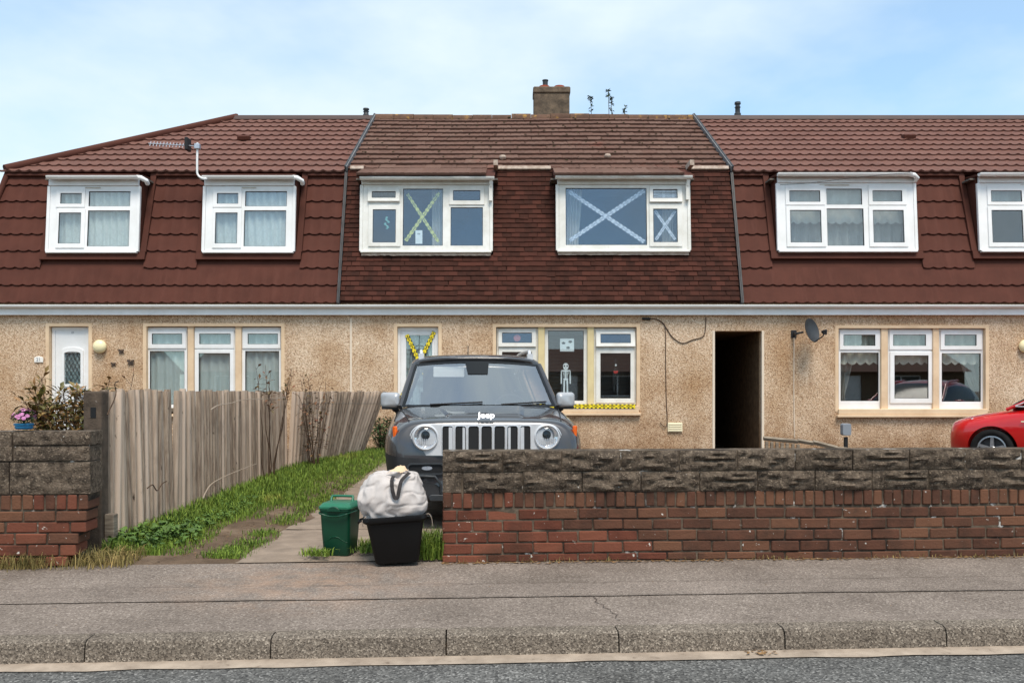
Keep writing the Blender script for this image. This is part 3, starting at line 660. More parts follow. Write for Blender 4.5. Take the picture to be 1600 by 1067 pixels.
# pressed metal tile panels of the two neighbours
def metal_panel(g, A=1.0):
    b = MB(); nw, sg = 6, 8; n = nw*sg; PWd = 1.2
    def pt(i, row):
        x = PWd*i/n; ph = 2*math.pi*i/sg; wv = A*(0.009*math.cos(ph) + 0.003*math.cos(2*ph))
        if row == 0: return (x, -0.004, -0.004 + wv*1.2)
        if row == 1: return (x, -(0.038 + wv*(.35 if A == 1 else 1)), -0.006 + wv*(1.2 if A == 1 else .6))
        if row == 2: return (x, -(0.035 + wv*(.28 if A == 1 else .9)), 0.02 + wv*0.8)
        return (x, -(0.004 + wv*(0.12 if A == 1 else .5)), g + 0.015)
    vs = [pt(i, r) for r in range(4) for i in range(n+1)]
    b.add(vs, [(r*(n+1)+i, r*(n+1)+i+1, (r+1)*(n+1)+i+1, (r+1)*(n+1)+i) for r in range(3) for i in range(n)])
    return b
def lay_panels(house, MX, g, rows, s0, xr, gaps, cuts, shift=0.4):
    base = metal_panel(g, 1.0 if MX is MM else 1.15); tm = M['metal_tile'] if MX is MM else M['metal_skylit']; full = base.mesh('metal_tile', tm, normals=False, smooth=50)
    for r in range(rows):
        s = s0 + r*g
        a, b_ = xr; ivs = [(a, b_)]
        for (ga, gb, gs0, gs1) in gaps:
            if s + g*0.55 < gs0 or s + g*0.5 > gs1: continue
            new = []
            for (u, v) in ivs:
                if gb <= u or ga >= v: new.append((u, v)); continue
                if ga > u: new.append((u, ga))
                if gb < v: new.append((gb, v))
            ivs = new
        for (u, v) in ivs:
            k = math.floor((u + 20 - shift*(r % 3))/1.2)
            while True:
                px0 = -20 + shift*(r % 3) + k*1.2; k += 1
                if px0 >= v - 0.01: break
                lo, hi = max(u, px0), min(v, px0 + 1.2)
                if hi - lo < 0.02: continue
                loc_cuts = []
                if lo > px0 + 1e-4: loc_cuts.append((Vector((lo - px0, 0, 0)), Vector((-1, 0, 0))))
                if hi < px0 + 1.2 - 1e-4: loc_cuts.append((Vector((hi - px0, 0, 0)), Vector((1, 0, 0))))
                skip = False
                for co, no in cuts:
                    c2 = Vector((co.x - px0, 0, co.z - s)); ds = [(Vector((x, 0, z)) - c2).dot(no) for x in (lo - px0, hi - px0) for z in (0, g)]
                    if min(ds) > 0: skip = True
                    elif max(ds) > 0: loc_cuts.append((c2, no))
                if skip: continue
                if loc_cuts:
                    me = base.mesh('metal_tile', tm, normals=False, smooth=50, cut=loc_cuts)
                    if not me.polygons: continue
                else: me = full
                inst('metal_tile', me, house, MX @ Matrix.Translation((px0, 0.012, s)))
for h in (hL, hR):
    x0, x1 = HX[h]
    gaps = [(d[1] - 0.10, d[2] + 0.10, (d[3] - 0.16 - 2.87)/0.953, 9) for d in DORM if d[0] is h]
    lay_panels(h, MM, 0.347, 8, -0.01, (x0, x1), gaps, [(Vector((XL0, 0, 0)), Vector((-LM, 0, 0.48)).normalized())] if h is hL else [])
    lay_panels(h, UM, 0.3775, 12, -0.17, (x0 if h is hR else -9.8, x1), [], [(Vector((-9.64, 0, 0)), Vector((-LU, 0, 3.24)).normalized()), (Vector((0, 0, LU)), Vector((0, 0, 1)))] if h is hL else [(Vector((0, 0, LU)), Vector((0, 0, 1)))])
    # flashings round the dormers and the flat trim under the eaves
    for d in DORM:
        if d[0] is not h: continue
        a, b2, zb = d[1], d[2], d[3]; s0 = (zb - 2.87)/0.953; xa = d[1]; xb = d[2]
        b = MB(); b.box(xa - .12, xb + .12, -0.066, -0.01, s0 - 0.175, s0 - 0.02); b.box(xa - .13, xa - .02, -0.06, -0.01, s0 - 0.02, LM - .1); b.box(xb + .02, xb + .13, -0.06, -0.01, s0 - 0.02, LM - .1)
        b.xf(MM); b.build('flashing', M['metal_flash'], h, bevel=0.004)
    xs_ = [x0 if h is hR else -9.66] + sorted(v for d in DORM if d[0] is h for v in (d[1] - .13, d[2] + .13)) + [x1]
    b = MB()
    for i in range(0, len(xs_), 2): b.box(xs_[i], xs_[i+1], -0.075, -0.01, LM - 0.19, LM - 0.085)
    b.xf(MM); b.build('eaves_trim', M['metal_flash'], h, bevel=0.004)
    # ridge
    xr0 = -6.40 if h is hL else x0
    b = MB(); b.prism([(RY - 0.17, RZ - 0.075), (RY - 0.12, RZ + 0.03), (RY, RZ + 0.065), (RY + 0.12, RZ + 0.03), (RY + 0.17, RZ - 0.075)], xr0, x1, 'x'); b.build('ridge', M['ridge_metal'], h)
# hip and corner caps of the end house
b = MB()
for p0, p1, wd in (((-9.70, 17.14, 5.48), (-6.36, RY, RZ + .02), 0.085), ((-10.13, 16.36, 2.87), (-9.66, 17.2, 5.47), 0.055)):
    p0, p1 = Vector(p0), Vector(p1); n_ = 12
    b.tube([p0 + (p1 - p0)*i/n_ for i in range(n_+1)], wd, 8)
b.build('hip_cap', M['metal_flash'], hL, smooth=60)

# old clay tiles of the middle house ------------------------------------------------
def hung_tile_mesh():
    b = MB(); w2, th = 0.0805, 0.018
    b.add([(-w2, 0, 0), (w2, 0, 0), (w2, -th, -0.001), (-w2, -th, 0.002), (-w2, 0, .135), (w2, 0, .135), (w2, -th, .135), (-w2, -th, .135)], [(0,1,2,3), (3,2,6,7), (0,3,7,4), (1,5,6,2), (0,4,5,1)])
    return b
ht = hung_tile_mesh(); ht_me = ht.mesh('hung_tile', M['hung_tile'])
stuff = MB(); n_ind = 0; tw, tg = 0.164, 0.0985
gapsM = [(d[1] + 0.0, d[2] + 0.0, (d[3] - 0.11 - 2.87)/0.953) for d in DORM if d[0] is hM]
sill_s = gapsM[0][2]
cand = []
for r in range(28):
    s = 0.01 + r*tg; off = (r % 2)*tw/2
    k = 0
    while True:
        x = XA + 0.045 + off + k*tw; k += 1
        if x > XB - 0.02: break
        if any(a + 0.06 < x < b2 - 0.06 and s > gs - 0.03 for a, b2, gs in gapsM): continue
        cand.append((x, s, r))
cand.sort(key=lambda c: c[2])
for (x, s, r) in cand:
    mx4 = Matrix.Translation((x + random.gauss(0, .003), -0.030 - random.random()*0.004, s + random.gauss(0, .002))) @ Matrix.Rotation(R(-10 + random.gauss(0, 0.9)), 4, 'X') @ Matrix.Rotation(random.gauss(0, .006), 4, 'Y')
    if random.random() < 0.012: mx4 = mx4 @ Matrix.Translation((0, 0, -0.02)) @ Matrix.Rotation(random.uniform(-.06, .06), 4, 'Y')
    if n_ind < 300:
        inst('hung_tile', ht_me, hM, MM @ mx4); n_ind += 1
    else:
        t_ = random.random(); stuff.add([MM @ mx4 @ Vector(v) for v in ht.v], ht.f, 0, max(t_, .001))
stuff.build('tile_hanging', M['hung_tile'], hM, kind='stuff', normals=False)
# a row of deeper tiles laid on edge under each dormer, with a mortar apron
for d in DORM:
    if d[0] is not hM: continue
    s0 = (d[3] - 2.87)/0.953
    b = MB(); b.grid(lambda u, t: (d[1] + .03 + (d[2]-d[1]-.06)*u, -0.088 + 0.01*noise.noise(Vector((u*30, t*4, 0))) - .01*(t), s0 - 0.115 + 0.012*noise.noise(Vector((u*22, 3, 0)))*(1-t) + 0.10*t), 60, 3)
    b.xf(MM); b.build('apron', M['mortar_white'], hM, normals=False, smooth=180)
# interlocking roof tiles
def roof_tile_mesh(g, ln):
    b = MB(); prof = [(0, 0.0), (0.10, 0.004), (0.205, 0.0), (0.225, 0.005), (0.275, 0.005), (0.297, -0.002)]
    n = len(prof); vs = []
    for z, lift in ((0.0, 0.050), (ln, 0.006)): vs += [(x, -(h_ + lift), z) for x, h_ in prof]
    vs += [(x, -(h_*0.6 + 0.008), 0.002) for x, h_ in prof]
    b.add(vs, [(i, i+1, n+i+1, n+i) for i in range(n-1)] + [(2*n+i, 2*n+i+1, i+1, i) for i in range(n-1)] + [(2*n, 0, n), (2*n+n-1, n+n-1, n-1)])
    return b
rt = roof_tile_mesh(0.342, 0.375); rt_me = rt.mesh('roof_tile', M['roof_tile'], normals=False)
moss = MB()
def moss_clump(p_, r):
    vs = []; 
    for j in range(3):
        for i in range(6):
            a = i*math.pi/3 + j*.4; rr = r*(1.0, 0.75, 0.25)[j]*random.uniform(.7, 1.25); vs.append(p_ + UM.to_3x3() @ Vector((rr*math.cos(a)*1.3, -r*(0.0, .45, .7)[j], rr*math.sin(a))))
    moss.add(vs, [(j*6+i, j*6+(i+1) % 6, (j+1)*6+(i+1) % 6, (j+1)*6+i) for j in range(2) for i in range(6)] + [tuple(range(12, 18))], 0, random.random())
for r in range(12):
    s = -0.07 + r*0.343
    k = 0; off = (r % 2)*0.149
    while True:
        x = XA + 0.02 - (0.149 if r % 2 else 0) + k*0.298; k += 1
        if x > XB - 0.06: break
        cuts = []
        if x < XA: cuts.append((Vector((XA + .02 - x, 0, 0)), Vector((-1, 0, 0))))
        if x + 0.298 > XB: cuts.append((Vector((XB - .02 - x, 0, 0)), Vector((1, 0, 0))))
        if r == 11: cuts.append((Vector((0, 0, LU - s)), Vector((0, 0, 1))))
        me = rt.mesh('roof_tile', M['roof_tile'], normals=False, cut=cuts) if cuts else rt_me
        sag = 0.025*math.sin((x - XA)/(XB - XA)*math.pi*2.2)*(r/12)
        inst('roof_tile', me, hM, UM @ Matrix.Translation((x + random.gauss(0, .004), 0.012 + sag*.6, s + random.gauss(0, .003))) @ Matrix.Rotation(random.gauss(0, .005), 4, 'Y') @ Matrix.Rotation(random.gauss(0, .010), 4, 'X'))
        if random.random() < 0.55 and r > 0: moss_clump(UM @ Vector((x + random.gauss(0.0, .015), -0.055, s + 0.01 + random.uniform(0, .03))), random.uniform(.012, .024))
        if random.random() < 0.16: moss_clump(UM @ Vector((x + random.uniform(0, .3), -0.045, s + random.uniform(0, .3))), random.uniform(.012, .03))
moss.build('moss', M['moss'], hM, kind='stuff', smooth=180, normals=False)
for d in DORM:                                       # lowest tile course carried over the dormers
    if d[0] is not hM: continue
    DM = frame_mat((0, 16.46, 5.195), (0, 0.78, 0.33)); me = roof_tile_mesh(0.8, 0.82).mesh('roof_tile', M['roof_tile'], normals=False)
    k = d[1] - 0.04
    while k + 0.29 < d[2] + 0.12: inst('roof_tile', me, hM, DM @ Matrix.Translation((k, 0.0, random.gauss(0, .004))) @ Matrix.Rotation(random.gauss(0, .006), 4, 'X')); k += 0.298
    MB().box(d[2] + .02, d[2] + .10, 16.75, 17.2, 5.46, 5.56).build('lead_soaker', M['mortar_white'], hM)
# ridge tiles
x = XA + 0.02
while x < XB - 0.05:
    ln = min(0.45, XB - 0.01 - x); b = MB(); pr = [(RY + 0.155*math.cos(R(a)), RZ - 0.075 + 0.155*math.sin(R(a))) for a in range(0, 181, 20)] + [(RY + 0.13*math.cos(R(a)), RZ - 0.075 + 0.13*math.sin(R(a))) for a in range(180, -1, -20)]
    b.prism(pr, x, x + ln - 0.008, 'x'); o = b.build('ridge_tile', M['ridge_tile'], hM, smooth=50)
    o.location.z = random.gauss(0, .006) + 0.012*math.sin(x*1.3); x += ln
# lead strips over the tile hanging beside the dormers and trims along the party walls
for xa, xb in ((XA + 0.08, DORM[2][1] - .02), (DORM[2][2] + .1, DORM[3][1] - .08), (DORM[3][2] + .1, XB - .06)):
    b = MB(); b.box(xa, xb, -0.09, -0.03, LM - 0.055, LM + 0.015); b.xf(MM); b.build('lead_strip', M['mortar_white'], hM, bevel=0.006)
for X_, m1 in ((XA, 'trim_dark'), (XB, 'trim_dark')):
    s_ = 1 if X_ < 0 else -1
    for k, (o1, mm) in enumerate(((0.0, 'trim_dark'), (0.0245*s_, 'lead'))):
        b = MB(); b.box(X_ + o1 - .012, X_ + o1 + .012, -0.10 + .01*k, 0.0, -0.05, LM + .02); b.xf(MM); b.build('verge_trim', M[mm] if k == 0 else M['trim_dark'], hM)
        b = MB(); b.box(X_ + o1 - .012, X_ + o1 + .012, -0.105 + .012*k, 0.0, -0.16, LU + .03); b.xf(UM); b.build('verge_trim', M[mm], hM)
# chimney
Yc = 20.95; cx0, cx1 = PX(834, Yc), PX(890, Yc)
ch_ = empty('chimney', parent=hM)
b = MB(); b.box(cx0, cx1, Yc, Yc + 0.55, 7.0, PZ(146, Yc)); b.build('stack', M['render_grey'], ch_, bevel=0.02)
b = MB(); b.box(cx0 - .015, cx1 + .02, Yc - .02, Yc + 0.57, PZ(146, Yc) + .003, PZ(135.5, Yc)); b.build('cap', M['render_grey'], ch_, bevel=0.025)
for px_, r_ in ((850.5, .125), (874, .125)):
    X_ = PX(px_, Yc + .28); z0 = PZ(136, Yc); b = MB(); b.lathe([(r_*.82, -0.02), (r_*.95, 0.03), (r_, 0.075), (r_*.98, 0.10), (r_*.8, 0.10), (r_*.75, 0.0)], (X_, Yc + .28, z0), n=18); b.build('pot', M['terracotta'], ch_, smooth=40)
X_ = PX(852, Yc + .28); b = MB(); b.lathe([(.062, 0.0), (.062, .15), (.073, .155), (.073, .175), (.05, .18), (.03, .10)], (X_, Yc + .28, PZ(131, Yc)), n=14); b.build('cowl', M['plastic_dark'], ch_, smooth=40)
# flue terminals, slot vents and stray pebbles on the roofs
def terminal(h, px_, py0, py1):
    Y = RY + .03; X_ = PX(px_, Y); z0, z1 = PZ(py0, Y), PZ(py1, Y); hh = z1 - z0; r = 0.062
    b = MB(); b.lathe([(r*1.25, -0.1), (r*1.25, 0), (r*.95, .02), (r*.9, hh*.45), (r*1.15, hh*.55), (r*.85, hh*.62), (r*.85, hh*.78), (r*1.2, hh*.82), (r*1.1, hh), (r*.3, hh*1.02)], (X_, Y, z0), n=14); b.build('flue_terminal', M['plastic_dark'], h, smooth=40)
terminal(hL, 572, 180.5, 170); terminal(hR, 1152.5, 178, 160)
for h, px_, py_ in ((hL, 382, 219), (hR, 1419, 217)):
    s = (HY - 264 - (610 - 610)) ; 
    # point on the upper slope under this pixel
    for k in range(400):
        q = UM @ Vector((0, 0, LU*k/400)); 
        if PZ(py_, q.y) < q.z: break
    X_ = PX(px_, q.y); sl = LU*k/400
    b = MB(); b.add([(-.13, -.10, -.07), (.13, -.10, -.07), (.13, -.02, -.09), (-.13, -.02, -.09), (-.11, -.10, .0), (.11, -.10, .0), (.13, -.02, .12), (-.13, -.02, .12)], [(0,1,2,3), (4,7,6,5), (0,4,5,1), (1,5,6,2), (2,6,7,3), (3,7,4,0)]); b.xf(UM @ Matrix.Translation((X_, 0, sl)))
    b.build('slot_vent', M['metal_flash'], h, bevel=.008)
for px_, py_ in ((785.5, 250), (949, 248)):
    for k in range(400):
        q = UM @ Vector((0, 0, LU*k/400))
        if PZ(py_, q.y) < q.z: break
    b = MB(); b.lathe([(.02, -.02), (.055, 0.0), (.07, .03), (.055, .065), (.02, .075)], (PX(px_, q.y), q.y - .04, q.z + .01), n=9); b.build('mortar_lump', M['mortar_white'], hM, smooth=60)
MB().box(PX(769, 21.1), PX(792, 21.1), 21.0, 21.25, RZ - .05, RZ + .075).build('rear_vent', M['plastic_dark'], hM)
MB().box(PX(924, 21.1), PX(947, 21.1), 21.0, 21.25, RZ - .05, RZ + .105).build('rear_vent', M['plastic_dark'], hM)

# ground floor windows ---------------------------------------------------------------
FY = WY + 0.085
def gwin(house, H, lights, mulls, sill, mull_mat='cream', upvc='upvc'):
    e = empty('window', ((H[0]+H[1])/2, WY, H[2]), 0, house); ox, oy, oz = e.location
    rc = lambda r, Y=FY: (PX(r[0], Y) - ox, PX(r[1], Y) - ox, PZ(r[3], Y) - oz, PZ(r[2], Y) - oz)
    y = FY - WY
    for fr, cas, fix in lights:
        O = rc(fr); cs = [(rc(a), rc(p_), o) for a, p_, o in cas]; fx = [rc(r) for r in fix]
        b = MB(); b.holed(O[0], O[1], O[2], O[3], [(a[0]+.012, a[1]-.012, a[2]+.012, a[3]-.012) for a, _, _ in cs] + fx, y, y + .06); b.build('frame', M[upvc], e, bevel=.004)
        for a, p_, o in cs: casement(e, a, p_, o, M[upvc], yb=y - .022)
        for p_ in fx:
            g = .007; b = MB(); b.holed(p_[0]-.001, p_[1]+.001, p_[2]-.001, p_[3]+.001, [(p_[0]+g, p_[1]-g, p_[2]+g, p_[3]-g)], y + .01, y + .04); b.build('seal', M['rubber'], e)
            MB().box(p_[0], p_[1], y + .022, y + .028, p_[2], p_[3]).build('pane', M['glass'], e)
    for (a, b2) in mulls:
        q = rc((a, b2, 500, 600), WY + .03); MB().box(q[0], q[1], .03, y + .055, 0.02, H[3]-H[2]-.012).build('mullion', M[mull_mat], e, bevel=.006)
    w0, w1, hh = H[0] - ox, H[1] - ox, H[3] - H[2]
    b = MB(); b.holed(w0 - .05, w1 + .05, -0.01, hh + .045, [(w0 + .014, w1 - .014, 0.0, hh - .012)], -0.007, y + .05); b.build('surround', M[mull_mat if mull_mat != 'yellow_cream' else 'cream'], e, bevel=.004)
    s0, s1, sy0, sy1 = sill
    b = MB(); z0, z1 = PZ(sy1, WY - .05) - oz, PZ(sy0, WY - .05) - oz; xa, xb = PX(s0, WY - .05) - ox, PX(s1, WY - .05) - ox
    b.box(xa + .03, xb - .03, -0.055, y + .06, z0 + .05, z1 + .0); b.box(xa, xb, -0.085, y + .03, z0, z0 + .047); b.build('sill', M['cream'], e, bevel=.008)
    b = MB(); X0, X1 = H[0] - .5, H[1] + .5
    b.box(X0, X1, 19.6, 19.65, .1, 2.6); b.box(X0 - .05, X0, WY + .27, 19.6, .1, 2.6); b.box(X1, X1 + .05, WY + .27, 19.6, .1, 2.6); b.box(X0, X1, WY + .27, 19.6, .05, .1); b.build('room', M['room'], house)
    return e
gwin(hL, G_L, [((230.5,292.5,511.5,638), [((231.6,291.2,516.5,544.5),(238,285,521.5,538),0)], [(234,288,548.5,632)]),
               ((302.5,367.5,511.5,638), [((304.5,366,516.5,544.5),(312,360.6,521.5,538),0), ((304.5,366,546.5,636),(311,359.7,552,630),0)], []),
               ((377.5,439,511.5,638), [((379,438.5,516.5,544.5),(387.5,434.5,521.5,538),0)], [(383,436,548.5,632)])], [(293,302.5),(367.5,377)], (226, 443, 641, 651))
gwin(hM, G_M, [((776,841,512.5,632), [((778.5,837.5,514.5,542),(784.5,831,520,536),6), ((779,838,544,629),(784.5,831,550,622),0)], []),
               ((851,918,512.5,632), [], [(856.5,912,516.5,626)]),
               ((928,994,512.5,632), [((931,992,516,542),(938,985,522,536.5),10), ((931,991.5,545,629.5),(938,985,552,622.5),0)], [])], [(841,851),(918,928)], (770, 1001, 634, 649), 'yellow_cream', 'upvc_old')
gwin(hR, G_R, [((1310.5,1377,514,639), [((1311.5,1375,516,546.5),(1317.5,1367,523,540.5),0)], [(1313.5,1373,551,626.5)]),
               ((1387.5,1458,514,639), [((1389,1457,516,546.5),(1395,1446,523,540.5),0), ((1390,1458.4,549.5,630),(1397,1450,555.5,622.7),0)], []),
               ((1467.5,1539,514,639), [((1469,1534,516,546.5),(1475.5,1525,523,540.5),0)], [(1471.6,1532.7,552,627.5)])], [(1377,1387.5),(1458,1467.5)], (1308, 1546, 639, 652))

# doors --------------------------------------------------------------------------------
def door(house, H, fpx, gpx, arched):
    e = empty('door', ((H[0]+H[1])/2, WY, H[2]), 0, house); ox, oz = e.location.x, e.location.z; Y = FY
    w0, w1, hh = H[0] - ox, H[1] - ox, H[3] - H[2]
    b = MB(); b.holed(w0 - .05, w1 + .05, -.01, hh + .045, [(w0 + .014, w1 - .014, -.02, hh - .012)], -.007, .15); b.build('surround', M['cream'], e, bevel=.004)
    x0, x1, z1 = PX(fpx[0], Y) - ox, PX(fpx[1], Y) - ox, PZ(fpx[2], Y) - oz
    b = MB(); b.holed(x0, x1, 0.02, z1, [(x0 + .06, x1 - .06, .06, z1 - .06)], .085, .15); b.build('frame', M['upvc'], e, bevel=.004)
    g = (PX(gpx[0], Y) - ox, PX(gpx[1], Y) - ox, PZ(gpx[3], Y) - oz, PZ(gpx[2], Y) - oz)
    b = MB(); b.holed(x0 + .062, x1 - .062, .062, z1 - .062, [g], .095, .14); b.build('leaf', M['upvc'], e, bevel=.004)
    if arched:                                        # raised moulding with an arched head, and a lower panel
        gc, gw = (g[0]+g[1])/2, (g[1]-g[0])/2
        arch = lambda m_, r_: [(gc - gw - m_, g[2] - m_), (gc + gw + m_, g[2] - m_)] + [(gc + (gw + m_)*math.cos(R(a)), g[3] - .02 + m_ + (.05 + r_)*math.sin(R(a))) for a in range(0, 181, 15)]
        b = MB(); b.ring(arch(.05, .02), arch(.0, -.01), .075, .10); b.build('glazing_moulding', M['upvc'], e, bevel=.003)
        b = MB(); b.ring(rrect(gc, .45, gw + .05, .30, .05), rrect(gc, .45, gw + .02, .27, .04), .08, .098); b.build('panel_moulding', M['upvc'], e, bevel=.003)
    MB().box(g[0], g[1], .112, .118, g[2], g[3]).build('pane', M['glass'], e)
    MB().box(g[0], g[1], .128, .134, g[2], g[3]).build('obscured_pane', M['obscure'], e)
    b = MB(); r_ = .005
    if arched:
        n_ = 5
        for i in range(-n_, n_ + 1):
            for s_ in (1, -1):
                cx_ = (g[0]+g[1])/2 + i*.075; pts = []
                for k in range(20):
                    z = g[2] + (g[3]-g[2])*k/19; xx = cx_ + s_*(z - g[2])*.55
                    if g[0] < xx < g[1]: pts.append((xx, .108, z))
                if len(pts) > 1: b.tube(pts, r_, 4)
    else:
        gc = (g[0]+g[1])/2; gw = (g[1]-g[0])/2
        for k, (rx, z0) in enumerate(((.72, .35), (.5, .35))): b.tube([(gc + gw*rx*math.cos(R(a)), .108, g[3] - .42 + gw*rx*1.35*math.sin(R(a))) for a in range(0, 181, 12)], r_, 4)
        for xx in (-.72, -.5, .5, .72): b.tube([(gc + gw*xx, .108, g[2]), (gc + gw*xx, .108, g[3] - .42)], r_, 4)
        b.tube([(gc, .108, g[2]), (gc, .108, g[3])], r_, 4); b.tube([(g[0], .108, g[3] - .62), (g[1], .108, g[3] - .62)], r_, 4)
        b.tube([(gc + .05*math.sin(R(a)), .108, g[3] - .5 - .12*math.cos(R(a))) for a in range(0, 361, 30)], r_, 4)
    b.build('lead_came', M['trim_dark'], e)
    b = MB(); b.box(x1 - .115, x1 - .085, .055, .09, .92, 1.16); b.box(x1 - .20, x1 - .10, .045, .06, 1.05, 1.075); b.build('handle', M['alu'], e, bevel=.004)
    MB().box(H[0] - .1, H[1] + .1, WY + .27, WY + 1.6, .0, .06).build('hall_floor', M['room'], house)
    b = MB(); b.box(H[0] - .15, H[1] + .15, WY + 1.6, WY + 1.65, 0, 2.6); b.box(H[0] - .2, H[0] - .15, WY + .27, WY + 1.6, 0, 2.6); b.box(H[1] + .15, H[1] + .2, WY + .27, WY + 1.6, 0, 2.6); b.build('hall', M['room'], house)
    return e
M['obscure'] = mat('obscured_glass', S(168, 180, 180), S(124, 136, 138), 14, rough=0.25, spots=[(5, .5, .7, S(70, 80, 82))])
dL = door(hL, D_L, (81, 138.5, 511), (100.5, 126, 551, 600), True)
dM = door(hM, D_M, (621, 684.5, 511.5), (634.5, 675, 523.5, 668), False)

# shared passage between the middle and right house
b = MB(); d_ = 7.5
b.box(PASS[0] - .12, PASS[0] - .0, WY + .262, WY + d_, -.1, PASS[3] + .3); b.build('passage_wall', M['passage'], hM)
b = MB(); b.box(PASS[1] + .0, PASS[1] + .12, WY + .262, WY + d_, -.1, PASS[3] + .3); b.box(PASS[0] - .1, PASS[1] + .1, WY + d_, WY + d_ + .1, -.1, PASS[3] + .3); b.box(PASS[0] - .1, PASS[1] + .1, WY + .262, WY + d_, PASS[3] + .004, PASS[3] + .12)
b.build('passage_wall', M['passage'], hR)
for h, x_, s_ in ((hM, PASS[0], 1), (hR, PASS[1], -1)):
    MB().box(x_ - .022, x_ + .022, WY - .012, WY + .06, 0.1, PASS[3] + .0).build('corner_bead', M['cable_w'], h, bevel=.004)
MB().box(PX(547, WY) , PX(550, WY) , WY - .014, WY + .0, .2, PZ(497, WY)).build('expansion_joint', M['cable_w'], hM)
# air brick cover on the middle house
e = empty('vent_cover', (PX(1054.5, WY), WY, PZ(667.5, WY)), 0, hM)
b = MB(); b.box(-.135, .135, -.035, 0, -.085, .085); b.build('plate', M['vent_cream'], e, bevel=.008)
for k in range(4): MB().box(-.115, .115, -.045, -.034, -.07 + k*.04, -.05 + k*.04).build('louvre', M['vent_cream'], e, bevel=.003)
# ------------------------------------------------------------------ curtains, blinds, tape and window decorations
def curtain(name, label, cat, x0, x1, z0, z1, Y, m, waves=6.0, amp=0.03, hem=0.0, group=None, gather=None, n=120, nv=14, seed=0.0):
    b = MB()
    def fn(u, t):
        x = x0 + (x1 - x0)*u; z = z1 + (z0 - z1)*t
        if hem: z = z1 + (z0 - z1)*t - hem*t*abs(math.sin(math.pi*(x - x0)/0.16))
        if gather:                                   # drawn to one side and tied part way down
            s_, tz, keep = gather; xe = x1 if s_ > 0 else x0
            k = 1 - (1 - keep)*min(1, (t/tz))**1.3 if t < tz else keep + (1 - keep)*0.25*(t - tz)/(1 - tz)
            x = xe + (x - xe)*k
        y = Y + amp*math.sin(2*math.pi*waves*u*(x1 - x0) + seed + 1.2*noise.noise(Vector((u*4, t*1.2, seed)))) + 0.4*amp*noise.noise(Vector((u*20, t*2, seed)))
        return (x, y, z)
    b.grid(fn, n, nv)
    return b.build(name, m, None, label, cat, group, normals=False, smooth=180)
wx = lambda px, Y=16.8: PX(px, Y)
wz = lambda py, Y=16.8: PZ(py, Y)
curtain('net_curtain', 'pale green patterned net curtain in the dormer window farthest left', 'curtain', wx(86), wx(207), wz(390), wz(297), 16.76, M['net_green'], 7, .018, n=160, seed=1)
curtain('net_curtain', 'pale green patterned net curtain in the dormer window below the roof aerial', 'curtain', wx(330), wx(452), wz(390), wz(297), 16.76, M['net_green'], 7, .018, n=160, seed=4)
curtain('net_curtain', 'grey lace curtain across the three-light window behind the wooden fence', 'curtain', wx(228), wx(441), wz(640), wz(515), 16.675, M['net_grey'], 6, .018, n=260, seed=7)
Yc_ = 16.95
curtain('sheer_curtain', 'white sheer curtain at the left edge of the white-taped dormer window', 'curtain', wx(884, Yc_), wx(910, Yc_), wz(388, Yc_), wz(292, Yc_), Yc_, M['net_plain'], 16, .03, gather=(-1, .9, .75), seed=2)
curtain('sheer_curtain', 'narrow white sheer beside the yellow-taped dormer pane', 'curtain', wx(675, Yc_), wx(692, Yc_), wz(388, Yc_), wz(294, Yc_), Yc_, M['net_plain'], 16, .025, seed=3)
curtain('sheer_curtain', 'pale sheer behind the small casement with the white taped cross', 'curtain', wx(1034, Yc_), wx(1052, Yc_), wz(388, Yc_), wz(300, Yc_), Yc_, M['net_plain'], 12, .025, seed=5)
curtain('valance', 'white scalloped valance in the three-light dormer right of the taped house', 'curtain', wx(1228), wx(1422), wz(346), wz(292), 16.86, M['net_plain'], 4, .02, hem=.04, n=220, seed=1)
curtain('net_curtain', 'dim mauve net hanging below the scalloped valance in the three-light dormer', 'curtain', wx(1228, 17.0), wx(1422, 17.0), wz(390, 17.0), wz(292, 17.0), 17.02, M['drape'], 5, .03, n=160, seed=6)
curtain('valance', 'white valance in the dormer cut by the right picture edge', 'curtain', wx(1543), wx(1737), wz(325), wz(292), 16.86, M['net_plain'], 4, .02, hem=.04, n=160, seed=8)
curtain('valance', 'cream scalloped valance across the window beside the satellite dish', 'curtain', wx(1309, 16.78), wx(1541, 16.78), wz(566, 16.78), wz(512, 16.78), 16.70, M['valance'], 5, .022, hem=.05, n=260, seed=2)
curtain('drape', 'grey tied-back curtain at the dish side of the lower right window', 'curtain', wx(1311, 16.9), wx(1336, 16.9), wz(640, 16.9), wz(550, 16.9), 16.90, M['drape'], 9, .035, gather=(-1, .75, .35), seed=3)
curtain('drape', 'grey tied-back curtain above the red car in the lower right window', 'curtain', wx(1496, 16.9), wx(1537, 16.9), wz(640, 16.9), wz(550, 16.9), 16.90, M['drape'], 9, .035, gather=(1, .8, .30), seed=9)
# dark slatted blind behind the lower middle window
b = MB(); z = PZ(632, 16.84)
while z < PZ(514, 16.84):
    for xa, xb in ((777, 840), (853, 917), (930, 993)): b.box(PX(xa, 16.84), PX(xb, 16.84), 16.825, 16.85, z, z + .003, mat=Matrix.Translation((0, 16.84, z)) @ Matrix.Rotation(R(28), 4, 'X') @ Matrix.Translation((0, -16.84, -z)))
    z += .026
b.build('slatted_blind', M['blind'], None, 'dark slatted blind behind the lower window with the paper skeleton', 'blind')

